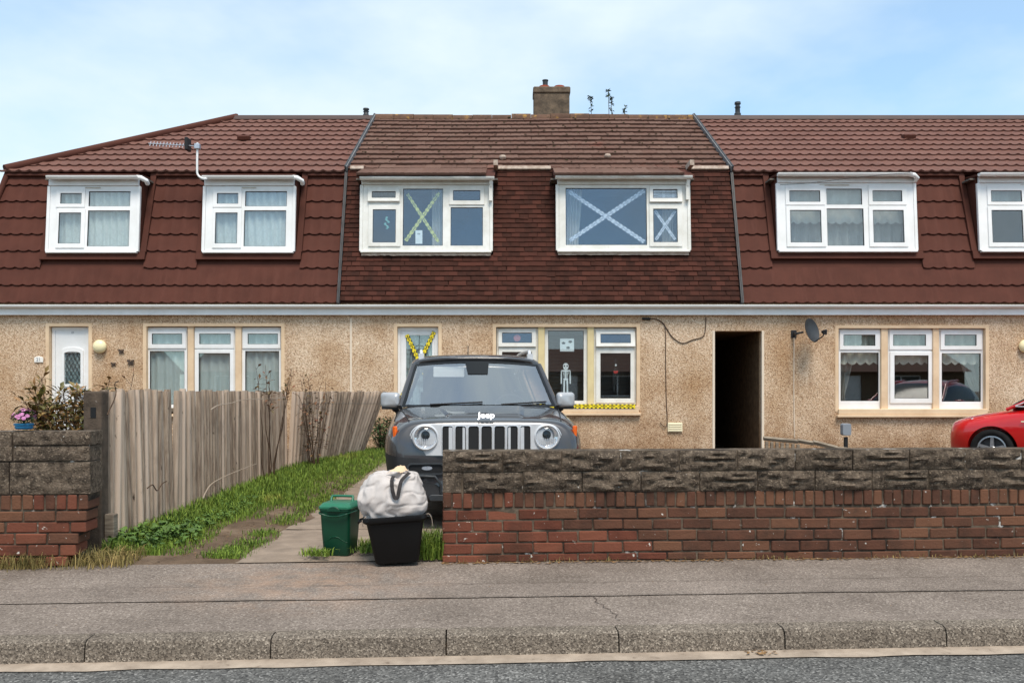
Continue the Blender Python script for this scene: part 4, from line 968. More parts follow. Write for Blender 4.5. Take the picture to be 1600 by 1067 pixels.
def strip(name, label, p0, p1, m, hw=0.035, nrm=Vector((0, -1, 0)), group=None):
    p0, p1 = Vector(p0), Vector(p1); d = p1 - p0; L = d.length; x = d.normalized(); y = -nrm.normalized(); y = (y - x*y.dot(x)).normalized(); z = x.cross(y)
    b = MB(); n = 40
    def top(u, t, s_): return (L*(u - .5), -.0006*s_ + .0025*noise.noise(Vector((u*L*9, t, p0.x))), hw*(2*t - 1)*(1 + .06*noise.noise(Vector((u*L*30, t*9, p0.z)))))
    b.grid(lambda u, t: top(u, t, 1), n, 2); b.grid(lambda u, t: top(u, t, -1), n, 2)
    o = b.build(name, m, None, label, 'tape', group, normals=False)
    mm = Matrix.Identity(4)
    for i in range(3): mm[i][0] = x[i]; mm[i][1] = y[i]; mm[i][2] = z[i]; mm[i][3] = (p0[i] + p1[i])/2
    o.matrix_world = mm; return o
def dp(px, py, yb, off=0.045):
    Y = DY + off + math.tan(LEAN)*(yb - py)/F*DY; return P(px, py, Y)
LN = Vector((0, -math.cos(LEAN), math.sin(LEAN)))
strip('warning_tape', 'yellow tape strip falling to the right on the upper left taped window', dp(636.5, 303.5, 392.5), dp(685, 378, 392.5), M['tape_pale'], .030, LN)
strip('warning_tape', 'yellow tape strip rising to the right on the upper left taped window', dp(634, 376.5, 392.5, .05), dp(686.5, 301, 392.5, .05), M['tape_pale'], .034, LN)
strip('warning_tape', 'long white tape falling to the right across the wide upper pane', dp(889, 299.5, 391.5), dp(1006.5, 378, 391.5), M['tape_w'], .038, LN)
strip('warning_tape', 'long white tape rising to the right across the wide upper pane', dp(890, 376, 391.5, .05), dp(1006.5, 298, 391.5, .05), M['tape_w'], .038, LN)
strip('warning_tape', 'short white tape falling to the right on the narrow upper casement', dp(1023.5, 329.5, 391.5), dp(1055, 374.5, 391.5), M['tape_w'], .028, LN)
strip('warning_tape', 'short white tape rising to the right on the narrow upper casement', dp(1024.5, 375, 391.5, .05), dp(1055, 329.5, 391.5, .05), M['tape_w'], .028, LN)
for k, (ya, yb) in enumerate(((299.5, 298.5), (304, 305), (308.5, 307.5))):
    strip('warning_tape', ('top', 'middle', 'bottom')[k] + ' strip of white tape across the small vent above the taped casement', dp(1021, ya, 391.5, .0 + .03), dp(1057.5, yb, 391.5, .03), M['tape_w'], .022, LN)
Yd = WY + .076
strip('hazard_tape', 'yellow and black tape falling to the right across the middle front door', P(635.5, 523, Yd), P(681, 622, Yd), M['tape_y'], .036)
strip('hazard_tape', 'yellow and black tape rising to the right across the middle front door', P(626.5, 622, Yd - .006), P(678.5, 518.5, Yd - .006), M['tape_y'], .036)
strip('hazard_tape', 'yellow and black tape along the sill under the paper skeleton window', P(777, 634.2, WY - .062), P(992.5, 634.8, WY - .062), M['tape_y'], .040)

# paper decorations
Yp = FY + .05
sk = thing('paper_skeleton', 'white paper skeleton cut-out hanging in the lower middle window', 'decoration', P(884, 625, Yp))
ox, oz = sk.location.x, sk.location.z
def q(px, py): return PX(px, Yp) - ox, PZ(py, Yp) - oz
def poly(pts, y0, y1, bb): bb.prism([q(*p_) for p_ in pts], y0, y1)
b = MB(); b.prism([(q(884, 572)[0] + r_*math.cos(R(a)), q(884, 572)[1] + r_*1.12*math.sin(R(a)) - (.012 if 200 < a < 340 else 0)) for a in range(0, 360, 20) for r_ in (.052,)], 0, .003); b.build('skull', M['paper'], sk)
b = MB()
for px_ in (881.8, 886.2): b.prism(ell(*q(px_, 571.8), .013, .017, 12), -.002, 0)
b.prism(ell(*q(884, 575.2), .006, .009, 8), -.002, 0); b.build('eye_sockets', M['ink'], sk)
b = MB(); poly([(877.5, 578), (890.5, 578), (891, 580), (884.8, 581), (884.8, 590), (888, 591.5), (887, 594), (881, 594), (880, 591.5), (883.2, 590), (883.2, 581), (877, 580)], 0, .003, b)
for k in range(4): poly([(879 + k*.5, 581.5 + k*2.1), (889 - k*.5, 581.5 + k*2.1), (888.6 - k*.5, 582.6 + k*2.1), (879.4 + k*.5, 582.6 + k*2.1)], .0035, .006, b)
b.build('ribcage', M['paper'], sk)
for s_ in (-1, 1):
    c = 884; f_ = lambda x: c + s_*(x - c)
    b = MB(); poly([(f_(890.2), 578), (f_(891.5), 578.5), (f_(892), 590), (f_(892), 599.5), (f_(890), 599.5), (f_(889.8), 590)], 0, .003, b); b.build('arm', M['paper'], sk)
    b = MB(); poly([(f_(885), 594), (f_(887.6), 594), (f_(887.8), 610), (f_(888.6), 624), (f_(885.6), 624), (f_(885.4), 610)], 0, .003, b); b.build('leg', M['paper'], sk)
pn = thing('paper_notice', 'white sheet with dark blot drawings above the paper skeleton', 'poster', P(886, 539, Yp))
MB().box(-.13, .13, 0, .003, -.12, .12).build('sheet', M['paper'], pn)
b = MB()
for (cx_, cz_, rot) in ((-.065, .035, .5), (.06, .06, -.3), (.02, -.05, .15)):
    for k in range(5):
        a = rot + k*1.26; b.prism(ell(cx_ + .022*math.cos(a), cz_ + .016*math.sin(a), .018, .009, 9, a), -.0015 - .0003*k, 0)
    b.prism(ell(cx_, cz_, .016, .012, 10), -.0035, 0)
b.build('blot_drawing', M['trim_dark'], pn)
fg = thing('hanging_figure', 'small dark cut-out figure with pale face and red collar in a lower window', 'decoration', P(962.5, 612, Yp))
ox, oz = fg.location.x, fg.location.z
b = MB(); poly([(957, 585), (959, 576), (962, 572), (965.5, 576), (968, 585), (967.5, 598), (966.5, 611), (964, 611.5), (963, 600), (961.5, 600), (960.5, 611.5), (958, 611), (957.5, 598)], 0, .004, b); poly([(959.5, 569), (962.2, 558), (965, 569)], 0, .004, b); b.build('body', M['ink'], fg)
b = MB(); b.prism(ell(*q(962.2, 570.3), .017, .020, 14), -.003, -.0005); b.build('face', M['paper'], fg)
b = MB(); poly([(958.6, 579.5), (965.8, 579.0), (965.2, 582.6), (962, 583.6), (959.2, 582.8)], -.003, -.0005, b); b.build('collar', M['red_card'], fg)
ds = MB(); ds.prism(ell(0, 0, .066, .062, 24), 0, .003); ds.build('round_sticker', M['pink_card'], None, 'round faded red sticker in the small vent of the lower middle window', 'sticker', loc=P(808, 528, FY + .02))
pr = thing('paper_note', 'white note standing in the yellow-taped dormer window', 'note', dp(654.5, 381, 392.5, .06))
MB().box(-.065, .065, 0, .003, 0, .25).build('sheet', M['paper'], pr)
b = MB(); b.box(-.03, .03, -.0015, 0, .185, .193); b.box(-.02, .02, -.0015, 0, .17, .176); b.build('print', M['trim_dark'], pr)
b = MB()
for k in range(14): b.prism(ell(.04*noise.noise(Vector((k*3.1, 0, 0))) + .02*math.sin(k), k*.016, .022, .010, 8, k*1.1), 0, .002 + .0002*k)
b.build('window_sticker', M['teal_card'], None, 'small teal sticker on the open dormer casement of the middle house', 'sticker', loc=dp(604.5, 357, 392.5, .0 + .03))

# ------------------------------------------------------------------ things fixed to the walls
def text_obj(name, body, size, m, parent, mx4, ext=.002, bold=0.0):
    cu = bpy.data.curves.new(name, 'FONT'); cu.body = body; cu.size = size; cu.align_x = 'CENTER'; cu.align_y = 'CENTER'; cu.extrude = ext; cu.offset = bold
    tmp = bpy.data.objects.new('tmp', cu); C.objects.link(tmp); dg = bpy.context.evaluated_depsgraph_get(); me = bpy.data.meshes.new_from_object(tmp.evaluated_get(dg)); bpy.data.objects.remove(tmp)
    me.name = name; me.materials.clear(); me.materials.append(m)
    return inst(name, me, parent, mx4)
FACE = Matrix.Rotation(R(90), 4, 'X')
pl = thing('number_plaque', 'small white house number plaque left of the white front door', 'plaque', P(61, 561.5, WY))
b = MB(); b.prism([(-.082, -.055), (.082, -.055), (.082, .035), (.05, .048), (0, .062), (-.05, .048), (-.082, .035)], -.02, 0); b.build('plate', M['plaque'], pl, bevel=.005)
text_obj('numerals', '21', .085, M['plaque_ink'], pl, Matrix.Translation((0, -.0215, -.005)) @ FACE)
text_obj('number', '21', .05, M['lead'], dL, Matrix.Translation((0.03, .083, PZ(519.5, FY) - dL.location.z)) @ FACE, .001)
lp = thing('wall_lamp', 'round cream globe lamp right of the left front door', 'lamp', P(157.5, 541.5, WY))
MB().lathe([(.001, -.02), (.075, -.02), (.085, .0)][::-1] , (0, 0, 0), 'y', 24).build('backplate', M['upvc'], lp, smooth=40)
MB().lathe([(.10, -.012), (.122, -.03), (.124, -.055), (.105, -.09), (.065, -.115), (.02, -.125), (.001, -.126)], (0, 0, 0), 'y', 32).build('globe', M['lamp_glass'], lp, smooth=60)
lp2 = thing('wall_lamp', 'round cream globe lamp at the right picture edge above the red car', 'lamp', P(1600.5, 541, WY))
MB().lathe([(.085, 0), (.075, -.02), (.001, -.02)], (0, 0, 0), 'y', 24).build('backplate', M['upvc'], lp2, smooth=40)
MB().lathe([(.10, -.012), (.122, -.03), (.124, -.055), (.105, -.09), (.065, -.115), (.02, -.125), (.001, -.126)], (0, 0, 0), 'y', 32).build('globe', M['lamp_glass'], lp2, smooth=60)
for (px_, py_, sc_, lab) in ((190.5, 549.5, .85, 'uppermost of the three bronze butterfly ornaments beside the cream lamp'), (178, 569.5, .75, 'lower left of the three bronze butterfly ornaments, nearest the cream lamp'), (205.5, 566.5, 1.05, 'largest of the three bronze butterfly ornaments, farthest from the lamp')):
    o = thing('butterfly_ornament', lab, 'ornament', P(px_, py_, WY), group='butterfly ornaments on the wall')
    for s_ in (-1, 1):
        b = MB(); b.prism([(s_*.006, .0), (s_*.03, .05), (s_*.07, .052), (s_*.078, .02), (s_*.05, .0), (s_*.062, -.03), (s_*.035, -.05), (s_*.01, -.02)], -.006, 0); b.xf(Matrix.Rotation(-s_*R(32), 4, 'Z') @ Matrix.Scale(sc_, 4)); b.build('wing', M['ornament'], o, bevel=.002)
    b = MB(); b.tube([(0, -.012, -.05*sc_), (0, -.018, 0), (0, -.012, .045*sc_)], .009*sc_, 6); b.build('body', M['ornament'], o, smooth=60)
# satellite dish
sdh = thing('satellite_dish', 'dark grey satellite dish on a wall bracket between the passage and the window', 'satellite dish', P(1240, 522, WY))
b = MB(); b.box(-.05, .05, -.02, 0, -.07, .07); b.box(-.02, .02, -.16, -.02, -.025, .025); b.tube([(0, -.15, 0), (.10, -.24, .02)], .02, 8); b.build('bracket', M['trim_dark'], sdh, bevel=.003)
nd = Vector((.56, -.79, .26)).normalized(); uu = Vector((0, 0, 1)).cross(nd).normalized(); vv_ = nd.cross(uu)
def dsh(rad, ang, dep): return Vector((.20, -.30, .035)) + uu*(rad*.19*math.cos(ang)) + vv_*(rad*.225*math.sin(ang)) + nd*(dep + .055*rad*rad)
b = MB(); rs = [[dsh(k/6 + .001, 2*math.pi*i/28, 0) for i in range(28)] for k in range(7)]; b.rings(rs, cap1=False)
rs = [[dsh(k/6*1.0 + .001, 2*math.pi*i/28, -.008) for i in range(28)] for k in range(7)]; b.rings(rs, cap1=False)
b.build('reflector', M['plastic_dark'], sdh, smooth=60, normals=False)
b = MB(); b.tube([dsh(.98, -math.pi/2, -.01), dsh(.98, -math.pi/2, -.01) + nd*.20 + vv_*.05, Vector((.20, -.30, .035)) + nd*.30 - vv_*.10], .011, 8); b.build('arm', M['trim_dark'], sdh)
b = MB(); cpt = Vector((.20, -.30, .035)) + nd*.30 - vv_*.10; b.tube([cpt + nd*.03, cpt - nd*.06], .03, 10); b.box(cpt.x - .03, cpt.x + .03, cpt.y - .025, cpt.y + .025, cpt.z - .06, cpt.z); b.build('receiver', M['ink'], sdh, bevel=.004)
b = MB(); b.tube([(0, -.03, -.07), (.004, -.012, -.2), (.0, -.01, -1.0), (.015, -.01, -1.9)], .009, 6); b.build('lead', M['cable_w'], sdh, smooth=60)
# cables on the middle house
cb = thing('wall_cable', 'brown looping cable and dark connector on the wall beside the passage', 'cable', P(1010, 498, WY))
cw = lambda px_, py_, d_=.012: tuple(P(px_, py_, WY - d_) - Vector(cb.location))
def smooth_path(pts, k=6):
    pts = [Vector(p_) for p_ in pts]; out_ = []
    for i in range(len(pts) - 1):
        p0, p1, p2, p3 = pts[max(i-1, 0)], pts[i], pts[i+1], pts[min(i+2, len(pts)-1)]
        for j in range(k):
            t = j/k; out_.append(.5*((2*p1) + (p2 - p0)*t + (2*p0 - 5*p1 + 4*p2 - p3)*t*t + (3*p1 - p0 - 3*p2 + p3)*t**3))
    return out_ + [pts[-1]]
b = MB(); b.tube([cw(1003.5, 498, .03), cw(1016, 498.5, .03)], .024, 8); b.build('connector', M['ink'], cb, smooth=50)
b = MB(); b.tube(smooth_path([cw(1015, 498), cw(1029, 500), cw(1040, 511), cw(1050, 526), cw(1066, 536), cw(1082, 531), cw(1098, 526), cw(1102, 515), cw(1103, 496)]), .008, 5); b.build('loop', M['cable'], cb, smooth=60)
b = MB(); b.tube(smooth_path([cw(1026, 499, .02), cw(1036, 505, .02), cw(1039.5, 515), cw(1040, 560), cw(1041, 620), cw(1042.5, 660), cw(1038, 666, .03), cw(1031.5, 660, .02)]), .0075, 5); b.build('drop', M['cable'], cb, smooth=60)
# aerial
ae = thing('roof_aerial', 'white television aerial with black reflector beside the second dormer', 'aerial', P(318, 280, 16.50))
aw = lambda px_, py_, Y=16.45: tuple(P(px_, py_, Y) - Vector(ae.location))
b = MB(); b.tube(smooth_path([aw(323, 279.5, 16.52), aw(316, 279), aw(309, 273), aw(308, 262), aw(308.5, 223.5)]), .020, 8); b.build('mast', M['upvc'], ae, smooth=50)
b = MB(); b.tube([aw(312, 229), aw(232, 224.5, 16.35)], .010, 6); b.build('boom', M['alu'], ae)
b = MB(); b.box(-.03, .03, -.10, .10, -.10, .13); b.xf(Matrix.Translation(aw(293.5, 227.5))); b.build('reflector', M['ink'], ae, bevel=.01)
for k in range(11):
    c = Vector(aw(286 - k*5.1, 227.7 - k*.29, 16.43 - .0075*k)); b = MB(); b.tube([c + Vector((0, -.03, -.05)), c + Vector((0, .03, .05))], .006, 5); b.build('director', M['alu'], ae)
b = MB(); b.box(-.05, .05, -.05, .05, -.05, .05); b.xf(Matrix.Translation(aw(308.5, 229.5))); b.build('clamp', M['alu'], ae, bevel=.01)
# loose wire over the right dormer
b = MB(); b.tube(smooth_path([P(1219, 289, 16.50), P(1262, 286.5, 16.46), P(1330, 278.5, 16.44), P(1385, 273, 16.44), P(1424, 270.5, 16.46)]), .005, 5)
b.build('overhead_wire', M['trim_dark'], None, 'thin dark wire slanting across the fascia of the three-light dormer', 'wire')
# ------------------------------------------------------------------ street walls
def face_block(L, H, D, seed, rough_):
    """rock-faced block: front is a displaced grid with chiselled margins"""
    b = MB(); nu, nv = max(6, int(L/.022)), max(5, int(H/.018))
    def fn(u, t):
        x = -L/2 + L*u; z = H*t; e = min(u*L, (1-u)*L, t*H, (1-t)*H)
        k = min(1, e/.025)
        h = rough_*(0.55 + 1.3*noise.noise(Vector((x*6.5 + seed*7, z*36, seed))) + .7*noise.noise(Vector((x*16, z*50, seed*3)))) * k
        j = .004*noise.noise(Vector((x*20, z*20, seed)))
        return (x, -max(-.012, h) + j, z)
    b.grid(fn, nu, nv); n0 = nu + 1
    b.add([(-L/2, 0, 0), (L/2, 0, 0), (L/2, D, 0), (-L/2, D, 0), (-L/2, 0, H), (L/2, 0, H), (L/2, D, H), (-L/2, D, H)], [(0,3,2,1), (4,5,6,7), (1,2,6,5), (2,3,7,6), (3,0,4,7)])
    return b
def brick_mesh(L, H, D, seed):
    b = MB(); r = random.Random(seed); j = lambda a: r.uniform(-a, a)
    b.add([(-L/2+j(.003), j(.003), j(.002)), (L/2+j(.003), j(.003), j(.002)), (L/2, D, 0), (-L/2, D, 0), (-L/2+j(.003), j(.003), H+j(.002)), (L/2+j(.003), j(.003), H+j(.002)), (L/2, D, H), (-L/2, D, H)],
          [(0,3,2,1), (4,5,6,7), (0,1,5,4), (1,2,6,5), (2,3,7,6), (3,0,4,7)])
    return b
bricks = {}
def brick_me(L, H, k, m, D=.1):
    key = (round(L, 3), round(H, 3), k, m, D)
    if key not in bricks: bricks[key] = brick_mesh(L, H, D, k).mesh('brick', M[m], bevel=.006, seg=1)
    return bricks[key]
cs = math.cos(SA)
gw = thing('garden_wall', 'long low brick wall with two courses of blackened blocks on top', 'wall', (0, 6.54, 0), SA)
x0w, x1w = -0.505, 5.6; WT = .22
b = MB(); b.box(x0w + .012, x1w, .010, WT - .010, -.10, .808); b.build('mortar_core', M['mortar'], gw)
zc = [0.0, .062, .145, .227, .309, .391]                 # brick courses
rng = random.Random(5)
for i in range(5):
    z0, z1 = zc[i], zc[i+1]; Hh = z1 - z0 - .011; x = x0w - (.0 if i % 2 else .112); 
    while x < x1w:
        L = .2105; xa = max(x, x0w); xb = min(x + L, x1w + .1)
        if xb - xa > .05:
            xm = (xa + xb)/2; old = xm > 1.05 - .13*i + .1*rng.random() or (i >= 3 and xm > .3)
            o = inst('brick', brick_me(round(xb - xa, 3), round(Hh, 3), rng.randrange(6), 'brick_dark' if old else 'brick', .21), gw, Matrix.Translation((xm, rng.gauss(0, .0025), z0 + rng.gauss(0, .0015) + (.004*math.sin(xm*1.7)))) @ Matrix.Rotation(rng.gauss(0, .006), 4, 'Y'))
        x += .2215
x = x0w
while x < x1w - .05:                                      # headers set on edge
    if x < 1.6: L = .064
    else: L = .064
    xm = x + L/2
    inst('brick', brick_me(L, .108, rng.randrange(6), 'brick_dark' if xm > .05 or rng.random() < .4 else 'brick', .21), gw, Matrix.Translation((xm, rng.gauss(0, .003) + (-.004 if xm > 1.9 else 0), .397 + rng.gauss(0, .002))) @ Matrix.Rotation(rng.gauss(0, .02), 4, 'Y'))
    x += .0745 + rng.uniform(-.001, .0015)
blk = [face_block(.428, .146, .22, s_, .028).mesh('block', M['block'], smooth=70) for s_ in range(5)]
blk_half = face_block(.135, .146, .22, 9, .004).mesh('block', M['block'], smooth=70)
for row, (zb_, xo) in enumerate(((.509, .150), (.661, 0.0))):
    x = x0w + xo
    if row == 0: inst('block', blk_half, gw, Matrix.Translation((x0w + .068, 0, zb_)))
    k = row
    while x < x1w:
        inst('block', blk[k % 5], gw, Matrix.Translation((x + .215, rng.gauss(0, .004), zb_ + rng.gauss(0, .002)))); x += .437; k += 1 + (k % 3 == 0)

# left wall with its stepped broken end
lw = thing('garden_wall', 'short dark block and brick wall end at the left, beside the concrete post', 'wall', (0, 6.54, 0), SA)
YL = 6.34
xe = lambda px_: PX(px_, YL)/cs
lx0 = -4.6
lc = [(868, 884, 104), (850, 868, 117), (832, 849.5, 121), (814.5, 831.5, 133), (797.5, 814, 134)]
ends = []
b = MB(); prof = [(lx0, -.1), (xe(100), -.1), (xe(102), PZ(868, YL)), (xe(116), PZ(850, YL)), (xe(130), PZ(814, YL)), (xe(133), PZ(797, YL)), (xe(137), PZ(772, YL)), (xe(137), PZ(674, YL)), (lx0, PZ(674, YL))]
b.prism(prof, .012, WT - .01); b.build('mortar_core', M['mortar'], lw)
for i, (ya, yb, pe) in enumerate(lc):
    z0, z1 = PZ(yb, YL), PZ(ya, YL); x = xe(pe); k = 0
    while x > lx0:
        L = .107 if (k == 0 and i % 2 == 1) else (.150 if k == 0 and i == 0 else .2105)
        inst('brick', brick_me(L, round(z1 - z0 - .006, 3), rng.randrange(6), 'brick' if i < 4 and rng.random() < .8 else 'brick_dark', .21), lw, Matrix.Translation((x - L/2, rng.gauss(0, .004), z0)) @ Matrix.Rotation(rng.gauss(0, .008), 4, 'Y')); x -= L + .012; k += 1
x = xe(136)
while x > lx0:
    inst('brick', brick_me(.066, .103, rng.randrange(6), 'brick' if rng.random() < .45 else 'brick_dark', .21), lw, Matrix.Translation((x - .033, rng.gauss(0, .003), PZ(796, YL))) @ Matrix.Rotation(rng.gauss(0, .02), 4, 'Y')); x -= .077
def lblock(xa, xb, ya, yb, seed, r_, dy=0):
    L = xe(xb) - xe(xa); H_ = PZ(ya, YL) - PZ(yb, YL) - .007
    me = face_block(L - .008, H_, .22, seed, r_).mesh('block', M['block'], smooth=70); inst('block', me, lw, Matrix.Translation(((xe(xa) + xe(xb))/2, dy, PZ(yb, YL))))
lblock(17, 140, 720.5, 771.5, 21, .012); lblock(-120, 16, 720.5, 771.5, 22, .012, .004); lblock(22, 139, 695.5, 719.5, 23, .012, .003); lblock(-120, 21, 673.5, 719.5, 24, .012)
lblock(22, 141, 672.5, 694.8, 25, .014, -.004); lblock(-180, -121, 673.5, 771.5, 26, .006)

# ------------------------------------------------------------------ concrete post and paling fence
FX = -3.22                                               # fence line runs back to the house
cp = thing('concrete_post', 'dark square concrete fence post between the left wall and the paling fence', 'post', (-3.24, 6.98, .0), 0)
b = MB(); b.box(-.072, .072, -.065, .065, -.05, 1.245); b.build('shaft', M['concrete_post'], cp, bevel=.014, seg=2)
b = MB(); b.box(-.012, .03, -.069, -.0655, 1.04, 1.12); b.build('mortice', M['ink'], cp)
b = MB(); b.box(.076, .15, -.03, .05, .0, .29); b.build('wooden_stub', M['wood_rail'], cp, bevel=.006)
fn_ = thing('paling_fence', 'long weathered grey wooden paling fence running back to the house', 'fence', (FX, 7.1, 0))
pal = []
for s_ in range(6):
    r = random.Random(s_); b = MB(); hw = .029 + r.uniform(-.003, .003); H_ = 1.0; rs = []
    for k in range(7):
        z = k/6; wob = .006*noise.noise(Vector((z*2.5, s_*3, 0))); w_ = hw*(1 + .06*noise.noise(Vector((z*3, s_, 4))))
        rs.append([(-.022, -w_ + wob, z), (.004, -w_ + wob, z), (.018, -w_*.80 + wob, z), (.027, -w_*.35 + wob, z), (.027, w_*.35 + wob, z), (.018, w_*.80 + wob, z), (.004, w_ + wob, z), (-.022, w_ + wob, z)])
    b.rings(rs); pal.append(b.mesh('pale', M['pale_wood'], smooth=35))
Yf, npal = 7.10, 0; rng = random.Random(3)
def ztop(Y): return 1.255 - .012*(Y - 7.1)/3 + .0
while Yf < 12.9:
    zb_ = gz(FX, Yf) + .02; big = Yf < 7.35
    H_ = ztop(Yf) + rng.gauss(0, .008) - zb_
    inst('pale', pal[rng.randrange(6)], fn_, Matrix.Translation((rng.gauss(0, .006) + .03*math.sin((Yf - 7)*.9), Yf - 7.1, zb_)) @ Matrix.Rotation(rng.gauss(0, .005) + (-.012 if Yf < 7.5 else .004), 4, 'X') @ Matrix.Rotation(rng.gauss(-.01, .012), 4, 'Y') @ Matrix.Scale(H_, 4, Vector((0, 0, 1))) @ Matrix.Scale(1.12 if big else 1, 4, Vector((0, 1, 0))))
    npal += 1; Yf += .085 + rng.uniform(-.004, .006) + (.07 if npal in (23, 41, 52) else 0)
# the last panel has come loose and leans over the grass
Yf = 12.80; k = 0
while Yf < 15.2:
    t = (Yf - 12.80)/2.35; xb_ = FX + .05 + .62*t; lean = R(3 + 17*t)
    zb_ = gz(FX, Yf) + .01; H_ = (1.235 - zb_)/math.cos(lean) + rng.gauss(0, .006)
    inst('pale', pal[rng.randrange(6)], fn_, Matrix.Translation((xb_ - FX, Yf - 7.1, zb_)) @ Matrix.Rotation(lean, 4, 'Y') @ Matrix.Rotation(rng.gauss(0, .01), 4, 'X') @ Matrix.Rotation(R(-16), 4, 'Z') @ Matrix.Scale(H_, 4, Vector((0, 0, 1))))
    Yf += .090 + rng.uniform(-.004, .008)
b = MB()
for zz in (.42, 1.05):
    b.tube([(-.068 + .03*math.sin((y - 7)*.9), y - 7.1, zz + .01*math.sin(y*3)) for y in [7.1 + .29*i for i in range(21)]], .03, 6)
b.build('rail', M['wood_rail'], fn_)
b = MB(); b.tube([(.10 + .62*t + .035 + math.sin(R(3 + 17*t))*.86, 5.85 + 2.2*t, 1.06 - .03*t) for t in [i/12 for i in range(13)]], .004, 5); b.build('wire', M['wire'], fn_)
for y in (9.15, 11.2, 12.92):
    b = MB(); b.box(-.19, -.10, y - 7.14, y - 7.06, .0, 1.18); b.build('post', M['wood_rail'], fn_, bevel=.006)

# low broken fence and grey box on a post, right garden
lf = thing('low_fence', 'low broken wooden fence sagging in front of the passage', 'fence', (PX(1196, 13.8), 13.8, gz(4, 13.8)))
ox, oz = lf.location.x, lf.location.z
lq = lambda px_, py_: (PX(px_, 13.8) - ox, 0, PZ(py_, 13.8) - oz)
for a, b_, wz_ in (((1193, 684.5), (1247, 689.5), .055), ((1246, 688), (1271, 692.5), .055), ((1270, 690.5), (1308, 700), .06), ((1296, 698.5), (1330, 702), .04)):
    p0, p1 = Vector(lq(*a)), Vector(lq(*b_)); b = MB(); b.tube([p0, p1], wz_*.62, 4); b.build('rail', M['wood_rail'], lf)
for k, px_ in enumerate((1197, 1205, 1213, 1221, 1229, 1238, 1246)):
    x_, _, z_ = lq(px_, 686 + (px_ - 1196)*.09); b = MB(); b.box(x_ - .022, x_ + .022, -.05, -.015, .0, z_ - .03); b.build('picket', M['wood_rail'], lf, bevel=.004)
mb = thing('post_box_unit', 'grey rounded box on a black post below the right window', 'post box', (PX(1321.5, 13.9), 13.9, gz(5, 13.9)))
b = MB(); b.box(-.025, .025, -.025, .025, 0, .50); b.build('post', M['ink'], mb)
z0 = PZ(680, 13.9) - mb.location.z; z1 = PZ(661.5, 13.9) - mb.location.z
b = MB(); b.prism(rrect(0, (z0+z1)/2, .066, (z1-z0)/2, .03), -.06, .06); b.build('housing', M['grey_box'], mb, bevel=.006)
# ------------------------------------------------------------------ cars
from mathutils.bvhtree import BVHTree
def loft_body(name, parent, stations, mats, rowmat, wheels, wr, cut_x):
    """stations: (y, half profile [(x, z, dy)]) from bottom centre to top centre; mirrored, subdivided, wheel arches cut out"""
    rs = []
    for y, pr in stations:
        pr = [(p_ + (0,))[:3] for p_ in pr]
        ring = [(x, y + dy, z) for x, z, dy in pr] + [(-x, y + dy, z) for x, z, dy in reversed(pr[1:-1])]
        rs.append(ring)
    b = MB(); b.rings(rs); n = len(rs[0]); k = len(stations[0][1])
    for i in range((len(rs) - 1)*n):
        j = i % n; row = j if j < k - 1 else n - 1 - j
        b.m[i] = rowmat[row]
    o = b.build(name, mats, parent)
    md = o.modifiers.new('s', 'SUBSURF'); md.levels = md.render_levels = 3
    apply_mods(o)
    cutters = []
    for wy in wheels:
        for s_ in (-1, 1):
            c = MB(); c.lathe([(wr, 0), (wr, .5)], (cut_x if s_ > 0 else -cut_x - .5, wy, wheels_z), 'x', 40, cap=True)
            co = c.build('cutter', mats, None); co.parent = parent; cutters.append(co)
    bpy.context.view_layer.update()
    for co in cutters:
        m2 = o.modifiers.new('b', 'BOOLEAN'); m2.object = co; m2.operation = 'DIFFERENCE'; m2.solver = 'EXACT'
    apply_mods(o)
    for co in cutters: bpy.data.objects.remove(co)
    o.data.polygons.foreach_set('use_smooth', [True]*len(o.data.polygons)); o.data.set_sharp_from_angle(angle=R(38))
    return o
def wheel(parent, x, y, r, side, rim_r, wd=.21, spokes=5):
    e = empty('wheel', (x, y, r), 0, parent)
    h = wd/2
    MB().lathe([(rim_r, -h*.8), (rim_r + .03, -h), (r - .03, -h), (r - .004, -h*.8), (r, -h*.4), (r, h*.4), (r - .004, h*.8), (r - .03, h), (rim_r + .03, h), (rim_r, h*.8)], (0, 0, 0), 'x', 44).build('tyre', M['tyre'], e, smooth=40)
    b = MB(); f_ = side*h*.72
    b.lathe([(rim_r + .002, -f_*.9), (rim_r + .002, f_), (rim_r - .022, f_*1.05), (rim_r - .03, f_*.5), (rim_r - .03, -f_*.9)], (0, 0, 0), 'x', 40)
    b.lathe([(.055, 0), (.055, f_*.95), (.045, f_*1.1), (.001, f_*1.1)], (0, 0, 0), 'x', 18)
    for k in range(spokes):
        a = 2*math.pi*k/spokes + .3; ca, sa = math.cos(a), math.sin(a)
        for r0, r1, w0, w1 in ((.03, rim_r - .005, .030, .020),):
            p_ = [(-w0, r0), (w0, r0), (w1, r1), (-w1, r1)]; vs = []
            for dx in (f_*.55, f_*.95): vs += [(dx, u*ca - v*sa*1, u*sa + v*ca) for v, u in [(q_[0], q_[1]) for q_ in p_]]
            b.add(vs, [(0,1,2,3), (7,6,5,4), (0,4,5,1), (1,5,6,2), (2,6,7,3), (3,7,4,0)])
    b.build('rim', M['alloy'], e, smooth=35)
    MB().lathe([(rim_r - .035, 0), (rim_r - .035, side*.01), (.001, side*.01)], (0, 0, 0), 'x', 30).build('brake', M['trim_dark'], e)

